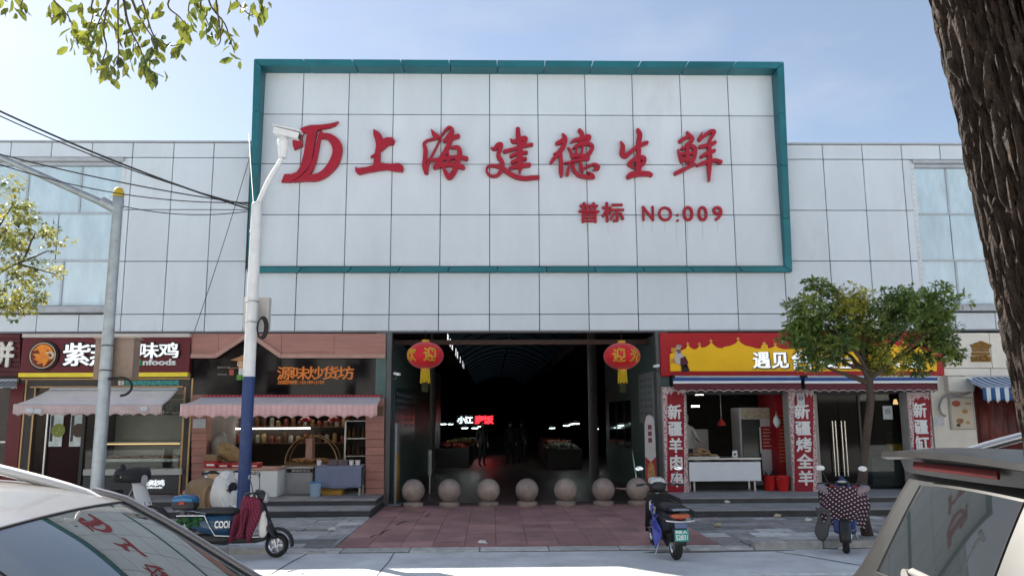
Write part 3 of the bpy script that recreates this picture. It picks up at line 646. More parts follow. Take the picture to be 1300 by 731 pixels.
line('紫燕', 150, 158, 482.8, 489, Ys-.015, .01, whi, T, .02); chars('百味鸡百味鸡百味鸡', 159, 227, 483, 489, Ys-.015, .01, M('led_teal', (.05, .22, .22), .5, emit=(.05, .4, .4), es=.1), T, .02, one=True, name='led_lettering')
for a in (63, 89):
    p = MB().pbox(a, 523.5, a+16.5, 566.5, Ys+.075, .012).build('poster', M('poster_pale', (.72, .8, .8), .6, var=.3, vs=9), T)
    x, z = W(a+11, 546, Ys+.07)
    MB().lathe([(.15, 0), (.15, .006)], (x, Ys+.068, z), 20, 'y').build('poster_dish', M('dish_green' if a < 70 else 'dish_dark', (.25, .3, .06) if a < 70 else (.1, .06, .04), .5, var=.5, vs=20), p)
    MB().pbox(a+1, 527, a+4.5, 560, Ys+.071, .004).build('poster_print', M('print_ink', (.08, .09, .1), .7, var=.6, vs=30), p)
# deli inside: shelf boards, lamps row, trays of roast poultry
met = M('steel', (.45, .45, .45), .3, .9); food = M('roast', (.34, .16, .06), .45, var=.5, vs=14)
T2 = thing('display_case', 'lit steel display case full of roast poultry behind the deli window', 'display case', (W(170, 590, 18.5)[0], 18.5, .24))
x0, x1 = W(128, 580, 18.5)[0], W(228, 580, 18.5)[0]
MB().box(x0, x1, 19.12, 19.15, .95, 1.95).build('steel_back', M('steel_back', (.42, .4, .38), .4, .3), T2); MB().box(x0, x1, 18.42, 19.1, .24, .92).build('base', dg, T2); MB().box(x0, x1, 18.42, 19.1, .93, .96).build('deck', met, T2)
MB().box(x0, x1, 18.75, 19.1, 1.32, 1.345).build('shelf', met, T2); MB().box(x0, x1, 18.44, 18.47, 1.30, 1.325).build('warm_strip', lampw, T2)
k = 0
for i in range(9):
    xx = x0+.12+i*(x1-x0-.24)/8
    tr = MB().box(xx-.1, xx+.1, 18.5, 18.95, .962, .985).build('tray', met, T2)
    mb = MB()
    for q in range(7): mb.ell((xx+rnd.uniform(-.07, .07), 18.56+rnd.random()*.32, 1.005+rnd.random()*.02), .05, .045, .032, 8, 5)
    mb.build('roast_pieces', food, tr, smooth=60)
for i in range(6):
    xx = x0+.15+i*.2
    b_ = MB().tube([(xx, 19.3, 2.3), (xx, 19.3, 2.12)], .006, 5).build('hook', met, T2); MB().sup([(xx-.05, 19.3, 2.02, .03, .05), (xx, 19.3, 2.0, .06, .1), (xx+.05, 19.3, 2.0, .03, .06)], 10, 2).build('hanging_duck', food if i % 2 else whi, b_, smooth=60)
MB().box(x0, x1, 19.28, 19.32, 2.3, 2.33).build('hanging_rail', met, T2)
for i in range(9): MB().lathe([(.05, 0), (.055, .02), (.055, .14), (.02, .19), (.02, .23)], (x0+.15+i*.2, 18.75, 2.02), 10).build('glass_jar', M('jar_pale', (.4, .42, .4), .2, var=.3, vs=12), T2, smooth=40)
MB().box(x0, x1, 18.65, 18.85, 1.99, 2.015).build('jar_shelf_board', met, T2)
for a, b in ((145, 178), (196, 228)):
    MB().pbox(a, 547, b, 568, 19.4, .3).build('oven', M('oven', (.05, .05, .05), .3), T2); MB().pbox(a+2, 549, b-2, 566, 19.39, .008).build('oven_door', M('oven_glass', (.16, .15, .15), .15), T2)
for k in range(2): MB().box(-9.6+1.5*k, -8.5+1.5*k, 19.0, 19.08, 3.1, 3.14).build('added_ceiling_lamp', M('added_ceiling_tube', (.9, .9, .9), .4, var=0, emit=(1, .92, .8), es=16), T2)   # ceiling lamps added above the view to brighten the deli
aw = M('awning_beige', (.78, .70, .68), .85, var=.12, vs=3, sheen=.2); awv = stripes('valance_beige', (.55, .43, .43), (.58, .46, .46), 14)
awning('roller_awning', 'faded beige roller awning with scalloped edge over the deli', (64, 226, 494), (17, 206, 514), 527.5, 18.0, 16.75, aw, awv, 13)
ta = thing('price_sticker', 'small white stickers on the left end of the beige awning valance', 'sticker', (W(30, 520, 16.73)[0], 16.72, 2))
for a, b in ((33, 518), (43, 519), (178, 516)): MB().pbox(a, b, a+9, b+5, 16.725, .004).build('sticker', M('sticker', (.6, .65, .7), .6, var=.3, vs=40), ta)

# ------------------------------------------------------------------ shop 0 (cut by the left edge)
T = thing('shop_sign', 'maroon plank shop sign with grey metal character beside the round emblem sign', 'shop sign', (W(-10, 450, 17.97)[0], 17.97, 2.9))
for k in range(9): MB().pbox(-60, 424+k*6, 25.5, 429.6+k*6, 17.96, .05).build('plank', M('maroon_plank', (.085, .014, .018), .5, var=.2, rnd_obj=.1), T, bevel=.004)
MB().pbox(-60, 424, 26, 479, 18.0, .1).build('board', blk, T)
chars('饼', -15, 18, 436, 465, 17.95, .05, M('char_steel', (.5, .49, .48), .35, .5), T, .035)
T = thing('red_storefront', 'glossy red side wall and dark doorway of the bakery', 'storefront', (W(5, 560, 18)[0], 18.05, .24))
MB().pbox(-60, 480, 24.5, 487, 18.06, .1).build('lintel', mar, T); MB().pbox(7, 487, 24.5, 636, 18.06, .2).build('pilaster', M('pilaster_red', (.14, .012, .02), .35, var=.15), T, bevel=.01); MB().pbox(-60, 600, 6.8, 636, 18.1, .1).build('base_panel', mar, T)
MB().pbox(-60, 560, 6.8, 562, 18.08, .03).build('rail', met, T)
awning('striped_awning', 'dark awning with fine white stripes at the bakery doorway', (-60, 23, 483), (-70, 20, 492), 494, 18.0, 17.3, stripes('awning_grey_stripe', (.5, .5, .48), (.06, .07, .08), 9), M('val_dark', (.08, .08, .08), .8), 6, side=False)

# ------------------------------------------------------------------ shop 2: roasted nuts
wood = M('wood_pink', (.41, .2, .165), .55, var=.22, vs=2.2, st=(.6, 3, 9), rnd_obj=.07)
Yh = 17.98
T = thing('nut_shop_front', 'pink wood planked shop front with gabled header and square pillars', 'storefront', (W(365, 560, 18)[0], 18, .24))
def pp(l, Y): return [W(x, y, Y) for x, y in l]
# header boards, cut by the gable
for l in ([(243, 423.5), (277, 423.5), (277, 451.5), (243, 451.5)], [(277.4, 423.5), (311, 423.5), (277.4, 449.5)], [(323, 423.5), (357, 423.5), (357, 450)], [(357.4, 423.5), (424, 423.5), (424, 451.5), (357.4, 451.5)], [(424.4, 423.5), (489.5, 423.5), (489.5, 451.5), (424.4, 451.5)]):
    MB().prism(pp(l, Yh), Yh, Yh+.06).build('header_board', wood, T)
MB().pbox(312, 422.5, 322, 426, Yh+.01, .05).build('header_board', wood, T)
lt = M('wood_pale', (.46, .27, .22), .55, var=.15, vs=4)
for a, b in (((243, 452), (274, 452)), ((274, 452), (314, 426)), ((320, 426), (357, 452)), ((357, 452), (489.5, 452))):
    p, q = W(*a, Yh), W(*b, Yh); MB().bar((p[0], Yh-.02, p[1]), (q[0], Yh-.02, q[1]), .09, .075, (0, 1, 0)).build('gable_trim', lt, T)
MB().pbox(243, 424, 489.5, 501, Yh+.09, .04).build('dark_glass_board', M('dark_glass', (.008, .006, .008), .06, var=0, spec=.2), T)
# plank pillars
for a, b, z1, z2 in ((243, 262, 530, 636), (464, 487.5, 505, 640)):
    n = 11 if a < 300 else 13
    for k in range(n):
        y0 = z1+(z2-z1)*k/n; MB().pbox(a, y0+.15, b, z1+(z2-z1)*(k+1)/n-.15, 17.9, .3).build('pillar_plank', wood, T, bevel=.004)
MB().pbox(243.5, 501, 261.5, 530, 17.93, .25).build('pillar_core', wood, T); MB().pbox(244, 531, 487, 639.5, 18.19, .015)
orange = M('orange_char', (.75, .22, .04), .45, var=.08)
chars('源味炒货坊', 353, 449, 466, 481.5, Yh+.085, .03, orange, T, .014)
chars('加盟热线：', 352.8, 383, 482.6, 487.4, Yh+.085, .01, orange, T, .02, one=True, name='lettering'); line('15518912109', 381, 412, 483, 487.2, Yh+.085, .01, orange, T, .012)
# painted farmer boy cut-out on the dark glass (flat board figure)
boy = MB().pbox(303, 466, 312, 476, Yh+.07, .02).build('painted_figure', M('paint_white', (.6, .6, .58), .6), T)
MB().prism(pp([(291.5, 456.5), (302, 453), (308, 450), (313, 453), (318, 458), (312, 459), (301, 458)], Yh), Yh+.05, Yh+.075).build('straw_hat', M('paint_straw', (.45, .22, .1), .6), boy)
ex, ez = W(306, 461.5, Yh); MB().ell((ex, Yh+.065, ez), .11, .012, .09, 14, 8).build('painted_face', M('paint_skin', (.62, .4, .25), .6), boy, smooth=60)
for dx in (-3, 2.5): MB().pbox(305.5+dx, 460.3, 306.5+dx, 461.6, Yh+.048, .006).build('painted_eye', blk, boy)
for a, b in ((300.5, 306), (307, 313)): MB().pbox(a, 475.5, b, 482, Yh+.066, .02).build('painted_trousers', M('paint_green', (.12, .33, .06), .6), boy)
MB().bar((*[W(288, 467, Yh)[0], Yh+.06], W(288, 467, Yh)[1]), (W(313, 466, Yh)[0], Yh+.06, W(313, 466, Yh)[1]), .015, .012).build('carrying_pole', M('paint_straw', (.45, .22, .1), .6), boy)
MB().pbox(291, 469, 296.5, 476, Yh+.06, .02).build('painted_pail', M('paint_red', (.4, .09, .06), .6), boy)
for a, b, y in ((276, 292, 465), (276, 288, 474)): line('源味炒货', a, b, y, y+2.2, Yh+.085, .005, M('pale_ink', (.3, .28, .27), .7), T, .01)
awp = M('awning_pale', (.7, .64, .64), .85, var=.12, vs=3); awr = stripes('valance_pink', (.68, .42, .42), (.72, .48, .47), 9)
awning('roller_awning', 'pale pink roller awning with scalloped edge over the nut shop', (256, 484, 503.5), (229, 479, 513.5), 530.5, 17.96, 16.7, awp, awr, 15, roller=stripes('roller_red', (.35, .03, .05), (.5, .1, .1), 12))
for a in (245,):
    tag(MB().pbox(a, 531.5, a+16, 543, 17.888, .008).build('paper_notice', M('paper', (.55, .58, .6), .7, var=.25, vs=25)), 'white paper notice on the pink plank pillar under the awning', 'notice')
tag(MB().pbox(478.5, 515, 486.5, 528, 17.885, .01).build('small_plaque', M('plaque', (.14, .09, .05), .5, var=.5, vs=30)), 'small dark plaque on the plank pillar beside the entrance', 'plaque')
# counters
def counter(name, label, px0, px1, pyt, pyb, Y, d, mat, top, cat='counter'):
    t = thing(name, label, cat, (W((px0+px1)/2, pyb, Y)[0], Y, .24))
    x0, x1, z0, z1 = PR(px0, pyt, px1, pyb, Y); MB().box(x0, x1, Y, Y+d, .24, z1-.05).build('cabinet', mat, t, bevel=.01)
    MB().box(x0-.02, x1+.02, Y-.03, Y+d+.02, z1-.047, z1).build('top', top, t, bevel=.008); return t, x0, x1, z1
t, x0, x1, zt = counter('sales_counter', 'white sales counter behind the parked scooters', 259, 352, 594, 632, 17.35, .6, whi, M('wood_pale', (.46, .27, .22), .55))
line('源味炒货坊', 308, 330, 598, 603, 17.345, .006, M('pale_ink', (.3, .28, .27), .7), t, .02)
fg = MB().pbox(263, 607, 277, 624, 17.33, .015).build('printed_child', M('print_shirt', (.5, .45, .42), .7, var=.5, vs=25), t)
ex, ez = W(270, 604, 17.33); MB().ell((ex, 17.335, ez), .1, .012, .085, 14, 8).build('printed_face', M('paint_skin', (.62, .4, .25), .6), fg, smooth=60); MB().ell((ex-.01, 17.34, ez+.04), .12, .012, .075, 14, 8).build('printed_hair', blk, fg, smooth=60)
t2, xa, xb, zt2 = counter('sales_counter', 'grey steel counter with dark name strip beside the checked cloth', 353, 397, 592, 631, 17.95, .5, M('steel_grey', (.36, .36, .38), .4, .3), met)
MB().pbox(364, 594.5, 397, 599.5, 17.935, .012).build('name_strip', blk, t2); line('源味炒货坊', 370, 394, 595.3, 598.8, 17.934, .006, cream, t2, .02)
t3 = thing('cloth_table', 'display table under a blue and white checked cloth', 'table', (W(430, 630, 17.6)[0], 17.6, .24))
x0, x1, z0, z1 = PR(400, 591, 459, 619.5, 17.6)
def checks():
    m = M('check_cloth', (.2, .24, .36), .85, var=0); tt = m.node_tree; ck = tt.nodes.new('ShaderNodeTexChecker'); ck.inputs['Scale'].default_value = 36; ck.inputs[1].default_value = (.3, .34, .45, 1); ck.inputs[2].default_value = (.1, .12, .22, 1)
    c_ = tt.nodes.new('ShaderNodeTexCoord'); mp_ = tt.nodes.new('ShaderNodeMapping'); mp_.inputs['Rotation'].default_value = (0, 0, 0); tt.links.new(c_.outputs['Object'], mp_.inputs[0]); mp_.inputs['Scale'].default_value = (1, .001, 1)
    tt.links.new(mp_.outputs[0], ck.inputs[0]); tt.links.new(ck.outputs[0], tt.nodes['Principled BSDF'].inputs['Base Color']); return m
MB().sheet(lambda u, v: (x0+(x1-x0)*u, 17.58-.015*math.sin(u*22)*v, z1-(z1-z0)*v+.01*math.sin(u*9)*v), 30, 8).build('cloth_front', checks(), t3, smooth=60, solid=.004)
MB().box(x0, x1, 17.585, 18.15, z1-.03, z1+.002).build('table_top', checks(), t3)
for a in (x0+.04, x1-.04):
    for y in (17.64, 18.1): MB().box(a-.02, a+.02, y-.02, y+.02, .24, z1-.03).build('leg', met, t3)
# goods
def crate_box(name, label, cat, px0, py0, px1, py1, Y, d, mat, lab=None, lid=True):
    t = thing(name, label, cat, (W((px0+px1)/2, py1, Y)[0], Y, W(px0, py1, Y)[1])); x0, x1, z0, z1 = PR(px0, py0, px1, py1, Y)
    MB().box(x0, x1, Y, Y+d, z0, z1-.02).build('box_body', mat, t, bevel=.006)
    if lid: MB().box(x0-.008, x1+.008, Y-.008, Y+d+.008, z1-.05, z1).build('lid', mat, t, bevel=.006)
    if lab: MB().box(x0+(x1-x0)*.2, x1-(x1-x0)*.2, Y-.006, Y, z0+(z1-z0)*.3, z0+(z1-z0)*.6).build('print', lab, t)
    return t
redb = M('red_box', (.42, .025, .03), .5, var=.12); card = M('cardboard', (.26, .17, .1), .8, var=.2)
for i, (a, b, ll) in enumerate(((259, 275, 'red gift box under the brown carton on the white counter'), (276, 291, 'flat red gift box beside the wicker sack'), (292, 307, 'flat red gift box behind the blue pole'), (318, 328, 'red gift box end standing right of the blue pole'))):
    crate_box('gift_box', ll, 'box', a, 587.5 if i else 585, b, 593.8, 17.45, .3, redb, whi)
crate_box('carton', 'brown open carton on top of the red gift box', 'box', 259, 577, 275, 584.8, 17.46, .28, card)
sk = thing('nut_sack', 'large open straw coloured sack leaning over the counter', 'sack', (W(294, 586, 17.9)[0], 17.9, W(294, 586, 17.9)[1]))
x, z = W(294, 576, 17.9); mb = MB()
mb.sup([(x-.3, 17.9, z+.12, .1, .08), (x-.26, 17.9, z+.1, .17, .14), (x-.12, 17.9, z+.04, .22, .19), (x+.06, 17.9, z-.02, .22, .18), (x+.2, 17.9, z-.08, .16, .12), (x+.26, 17.9, z-.1, .06, .05)], 18, 2.2)
mb.v = [(a+.02*noise.noise(Vector((a, b, c))*9), b, c+.025*noise.noise(Vector((a, b, c))*7)) for a, b, c in mb.v]; mb.build('sack_body', M('straw', (.36, .24, .12), .8, var=.45, vs=16, bump=.5), sk, smooth=70)
bt = thing('white_bag', 'translucent white plastic bag standing behind the straw sack', 'bag', (W(279, 575, 18.2)[0], 18.2, W(279, 585, 18.2)[1])); x, z = W(279, 566, 18.2)
mb = MB().ell((x, 18.2, z), .2, .15, .3, 16, 12); mb.v = [(a+.04*noise.noise(Vector((a, b, c))*6), b+.03*noise.noise(Vector((a+3, b, c))*7), c) for a, b, c in mb.v]; mb.build('bag_body', M('plastic_bag', (.3, .29, .28), .4, var=.3), bt, smooth=70)
bk2 = thing('bucket', 'pale blue plastic bucket under the checked cloth', 'bucket', (W(400, 634, 17.5)[0], 17.5, .24)); x, _ = W(400, 630, 17.5)
MB().lathe([(.10, 0), (.12, .26), (.125, .27), (.115, .27), (.1, .03)], (x, 17.5, .24), 20).build('pail', M('pale_blue', (.35, .47, .62), .4), bk2, smooth=40); MB().lathe([(.13, .27), (.13, .3), (.02, .31)], (x, 17.5, .24), 20).build('lid', M('lid_blue', (.1, .25, .5), .4), bk2, smooth=40)
gb = crate_box('carton', 'golden yellow carton pushed under the checked cloth table', 'box', 408, 619, 434, 633.5, 17.75, .3, M('gold_box', (.5, .28, .05), .4, var=.3))
for k, (a, b, ll) in enumerate(((416, 428, 'dark printed packet on the checked cloth near the steel counter'), (429, 441, 'dark printed packet beside two small tubs'))): crate_box('packet', ll, 'packet', a, 583.5, b, 591, 17.75, .1, M('packet', (.16, .12, .13), .5, var=.5, vs=30))
for k, (a, ll) in enumerate(((446, 'small white tub near the right end of the checked cloth'), (454, 'small white tub at the end of the checked cloth'), (405, 'white paper cup at the left end of the checked cloth'))):
    x, z = W(a, 590.5, 17.8); tb_ = thing('tub', ll, 'tub', (x, 17.8, z)); MB().lathe([(.045, 0), (.055, .1)], (x, 17.8, z), 14).build('body', whi, tb_, smooth=40); MB().lathe([(.058, .1), (.058, .115)], (x, 17.8, z), 14).build('lid', cream, tb_)
# glass dome cover and shelves of jars
T2 = thing('jar_shelf', 'dark wall shelving with rows of jars and slim shelf lights', 'shelf', (W(340, 600, 20.9)[0], 20.9, .24))
xa, xb = W(262, 560, 20.9)[0], W(470, 560, 20.9)[0]
MB().box(xa, xb, 21.05, 21.15, .3, 3.1).build('back_panel', M('shelf_back', (.035, .025, .02), .6), T2)
jm_ = [M('jar_%d' % i, c, .3, var=.4, vs=12) for i, c in enumerate(((.12, .05, .02), (.2, .13, .05), (.06, .03, .02), (.14, .03, .02), (.22, .2, .17)))]
jp = None
for k, z in enumerate((1.25, 1.65, 2.05, 2.45)):
    MB().box(xa, xb, 20.75, 21.05, z-.03, z).build('shelf_board', M('shelf_wood', (.08, .05, .035), .6), T2)
    if k in (1, 2): MB().box(xa+.6, xb-1.5*(k), 20.74, 20.76, z-.06, z-.035).build('shelf_light', lamp, T2)
    x = xa+.12
    while x < xb-.1:
        if jp is None: jp = MB().lathe([(.055, 0), (.06, .02), (.06, .16), (.045, .18), (.045, .2)], (0, 0, 0), 10).build('jar', jm_[0], T2, smooth=40); o = jp; o.matrix_parent_inverse = PMX[T2.name].inverted()
        else: o = share(jp, T2)
        if o is not jp: o.data = jp.data
        o.location = (x, 20.85, z); o.scale = (1, 1, rnd.uniform(.7, 1.25))
        x += rnd.uniform(.14, .2)
# vary jar contents by material slots on the object
for i, o in enumerate([c for c in T2.children if c.name.startswith('jar')]):
    o.material_slots[0].link = 'OBJECT'; o.material_slots[0].material = jm_[i*7 % 5]
for k in range(2): MB().box(-6.0+1.7*k, -4.9+1.7*k, 19.6, 19.68, 3.1, 3.14).build('added_ceiling_lamp', M('added_ceiling_tube', (.9, .9, .9), .4), T2)   # ceiling lamps added out of view to brighten the nut shop
t4 = thing('glass_cabinet', 'upright glass cabinet of bottled goods at the plank pillar', 'cabinet', (W(455, 600, 19)[0], 19, .24))
x0, x1, z0, z1 = PR(438, 535, 468, 590, 19.); MB().box(x0, x1, 19.4, 19.45, .3, z1).build('back', blk, t4); MB().box(x0-.02, x0+.02, 19, 19.4, .3, z1).build('frame_post', met, t4)
for z in (1.0, 1.4, 1.8, 2.2):
    MB().box(x0, x1, 19.02, 19.4, z-.02, z).build('shelf_board', met, t4)
    for k in range(5): MB().lathe([(.035, 0), (.035, .15), (.015, .2), (.015, .24)], (x0+.06+k*.11, 19.15, z), 8).build('bottle', rnd.choice(jm_), t4, smooth=40)
dm = thing('nut_bin', 'arched glass topped bin of roasted nuts on the steel counter', 'bin', (W(385, 590, 18.2)[0], 18.2, .24))
x0, x1, z0, z1 = PR(362, 553, 428, 588, 18.5); n = 12
ar = [(x0+(x1-x0)*(.5-.5*math.cos(math.pi*k/n)), z0+(z1-z0)*math.sin(math.pi*k/n)) for k in range(n+1)]
for y in (18.5, 18.95): MB().tube([(x, y, z) for x, z in ar], .012, 6).build('arch_rail', gold, dm)
MB().sheet(lambda u, v: (ar[int(u*n+.5)][0], 18.5+.45*v, ar[int(u*n+.5)][1]), n, 1).build('glass_cover', glass, dm, smooth=60)
MB().box(x0, x1, 18.5, 18.95, .24, z0).build('bin_base', M('bin_wood', (.2, .12, .06), .6), dm)
MB().pbox(388, 556, 396, 587, 18.6, .3).build('divider', M('wood_pale', (.46, .27, .22), .55), dm)
mb = MB()
for q in range(60): mb.ell((rnd.uniform(x0+.15, x1-.15), rnd.uniform(18.55, 18.9), z0+.03+rnd.random()*.05), .06, .05, .035, 6, 4)
o = mb.build('nuts', food, dm, smooth=60); o['kind'] = 'stuff'
for px, ll in ((388, 'red lamp shade hanging above the arched nut bin'), (424, 'red lamp shade hanging by the plank pillar under the pink awning')):
    x, z = W(px, 535, 18.9); tl = thing('pendant_lamp', ll, 'lamp', (x, 18.9, z)); MB().lathe([(.16, 0), (.13, .06), (.03, .14)], (x, 18.9, z), 18).build('lamp_shade', M('shade_red', (.3, .012, .02), .35), tl, smooth=50); MB().tube([(x, 18.9, z+.13), (x, 18.9, 3.2)], .006, 5).build('cord', blk, tl)
# tools by the pillar: broom and red crate
x, y = G(240, 640, .0); t5 = thing('broom', 'long handled broom leaning at the pink plank pillar', 'broom', (x-.1, 15.7, 0))
MB().tube([(x-.35, 15.75, .06), (x+.02, 15.85, .95)], .012, 6).build('handle', M('broom_steel', (.45, .43, .42), .4, .6), t5)
mb = MB(); 
for q in range(60): a_ = rnd.uniform(-.1, .1); mb.tube([(x-.35+a_*.3, 15.75+a_*.2, .12), (x-.38+a_*1.4, 15.74+rnd.uniform(-.05, .05), -.0)], .003, 3)
o = mb.build('bristles', M('bristle', (.3, .15, .13), .9), t5)
x, _ = W(248, 630, 16.5); t6 = thing('plastic_crate', 'bright red plastic crate at the foot of the plank pillar', 'crate', (x, 16.4, .132))
MB().box(x-.2, x+.2, 16.3, 16.33, .13, .38).build('side', M('crate_red', (.45, .03, .03), .45), t6); MB().box(x-.2, x+.2, 16.62, 16.65, .13, .38).build('side', M('crate_red', (.45, .03, .03), .45), t6)
for s_ in (-.2, .17): MB().box(x+s_, x+s_+.03, 16.331, 16.619, .13, .38).build('side', M('crate_red', (.45, .03, .03), .45), t6)
MB().box(x-.169, x+.169, 16.331, 16.619, .133, .15).build('bottom', M('crate_red', (.45, .03, .03), .45), t6); MB().box(x-.21, x+.21, 16.29, 16.3, .345, .385).build('rim', M('crate_red', (.45, .03, .03), .45), t6)
# ------------------------------------------------------------------ shop 3: kebab shop
rb = M('sign_board_red', (.42, .006, .014), .4, var=.1, vs=2); yl = M('sign_yellow', (.88, .5, .006), .4, var=.08, vs=2)
Yk = 17.9
T = thing('shop_sign', 'red shop sign with yellow domed skyline and white characters behind the tree', 'shop sign', (W(1017, 450, Yk)[0], Yk, 2.8))
MB().pbox(838.5, 422, 1197, 477, Yk, .25).build('board', rb, T, bevel=.006)
def kz(x, y): return 830+x/7.222, 415+y/7.222
prof = [kz(*p) for p in ((148, 405), (148, 345), (145, 250), (200, 225), (260, 212), (295, 195), (305, 172), (312, 165), (320, 172), (332, 188), (352, 200), (375, 207), (395, 198), (410, 180), (418, 168), (426, 180), (440, 190), (470, 185), (500, 168), (518, 148), (525, 138), (532, 148), (550, 168), (580, 190), (625, 196), (645, 182), (700, 172), (745, 152), (765, 130), (773, 120), (781, 130), (800, 150), (840, 172), (900, 185), (935, 198), (980, 198), (984, 168), (1012, 152), (1040, 168), (1044, 198), (1085, 188), (1103, 175), (1112, 165), (1120, 175), (1140, 192), (1190, 204), (1240, 204))]
prof += [(1016, 441), (1030, 436), (1040, 432), (1047, 430), (1054, 432), (1070, 438), (1085, 441), (1100, 440.5), (1112, 439), (1120, 438), (1127, 440.5), (1133, 436.5), (1140, 439.5), (1147, 436.5), (1153, 443), (1158, 441.5), (1162, 436.5), (1168, 442), (1178, 446), (1188, 450.5), (1188.5, 471)]
MB().prism([W(x, y, Yk) for x, y in prof], Yk-.03, Yk-.002).build('skyline_panel', yl, T)
fin = M('finial', (.75, .36, .08), .4)
for x, y in [kz(312, 153), kz(418, 156), kz(525, 128), kz(773, 108), kz(1012, 148), kz(1112, 156), (1047, 427), (1133, 434), (1147, 434), (1162, 434)]:
    MB().pbox(x-.6, y-2, x+.6, y+2.4, Yk-.032, .03).build('finial', fin, T); MB().pbox(x-2, y-.7, x+2, y+.6, Yk-.034, .03).build('finial', fin, T)
for c_, a, b, t0, t1 in (('遇', 956.5, 976.5, 447.5, 467), ('见', 980, 1000, 447.5, 467), ('台', 1004, 1032, 446, 468.5), ('枝', 1040, 1061, 451, 467), ('三', 1066, 1084, 454, 468)):
    chars(c_, a+.7, b+.9, t0+.6, t1+.8, Yk-.032, .03, M('char_shadow', (.08, .07, .06), .5), T, .05, 'character_back'); chars(c_, a, b, t0, t1, Yk-.064, .03, led, T, .018)
chars('有故事', 1144, 1172, 459, 466.8, Yk-.032, .03, led, T, .03); chars('老', 1133, 1141, 459, 466, Yk-.032, .03, led, T, .03)
ex, ez = W(1029, 449, Yk-.07); MB().lathe([(.055, 0), (.055, .02)], (ex, Yk-.09, ez), 18, 'y').build('blue_dot', M('blue_dot', (.03, .3, .6), .4, emit=(.1, .5, .9), es=.3), T)
# flat painted cook on the left of the sign
ck = MB().prism(pp([(857, 446), (862, 445), (868, 452), (869, 459), (865, 463), (858, 462), (856, 456)], Yk), Yk-.05, Yk-.031).build('painted_cook', M('cook_shirt', (.55, .5, .47), .6), T)
MB().prism(pp([(863, 455), (869, 452), (873, 460), (871, 466), (863, 464)], Yk), Yk-.056, Yk-.051).build('painted_vest', M('cook_vest', (.10, .02, .025), .6), ck)
MB().prism(pp([(864, 464), (872, 463), (875, 471), (865, 472)], Yk), Yk-.056, Yk-.051).build('painted_trousers', blk, ck)
ex, ez = W(860.5, 442.5, Yk); MB().ell((ex, Yk-.045, ez), .055, .012, .06, 12, 8).build('painted_face', M('paint_skin', (.62, .4, .25), .6), ck); MB().prism(pp([(857, 440), (859, 437.5), (864, 438), (865, 441)], Yk), Yk-.06, Yk-.05).build('painted_cap', M('cook_cap', (.35, .3, .33), .6, var=.5, vs=30), ck)
MB().prism(pp([(858, 444), (864, 443.5), (863.5, 448), (860, 449)], Yk), Yk-.062, Yk-.057).build('painted_beard', M('beard', (.15, .12, .12), .7), ck)
for a, b, c_, d_ in ((850, 455, 858, 461), (852, 441, 858, 447)): MB().pbox(a, b, c_, d_, Yk-.04, .009).build('painted_scarf', M('cook_scarf', (.65, .3, .03), .6, var=.3, vs=10), ck)
# awnings: roller box with blue and white band, dark red skirt
for i, (a, b, ll) in enumerate(((855, 1017, 'dark red awning skirt under a blue band over the kebab counter'), (1022, 1190, 'dark red awning skirt under a blue band over the glass doors'))):
    t = awning('skirt_awning', ll, (a, b, 479), (a, b, 486.5), 498, 17.8, 17.45, M('awning_blue', (.03, .09, .3), .7, var=.1), M('skirt_maroon', (.13, .035, .045), .85, var=.15, vs=3), 14 if i == 0 else 14, bow=.0, side=False, amp=.2)
    MB().pbox(a, 479.5, b, 483.2, 17.42, .03).build('blue_band', M('awning_blue', (.025, .06, .17), .7), t); MB().pbox(a, 483.2, b, 486.3, 17.415, .03).build('white_band', whi, t)
    x0, z0 = W(a, 486, 17.43); x1, z1 = W(b, 497, 17.43); nsc = 14
    MB().tube([(x0+(x1-x0)*k/112, 17.435-.012*math.sin(k/112*nsc*2*math.pi), z1+.004+(z0-z1)*.2*abs(math.cos(math.pi*nsc*k/112))**.7) for k in range(113)], .008, 5).build('skirt_piping', cream, t)
    p = W(a-1, 482, 17.6); MB().box(p[0]-.04, p[0]+.02, 17.45, 17.75, p[1]-.12, p[1]+.1).build('bracket', blk, t)
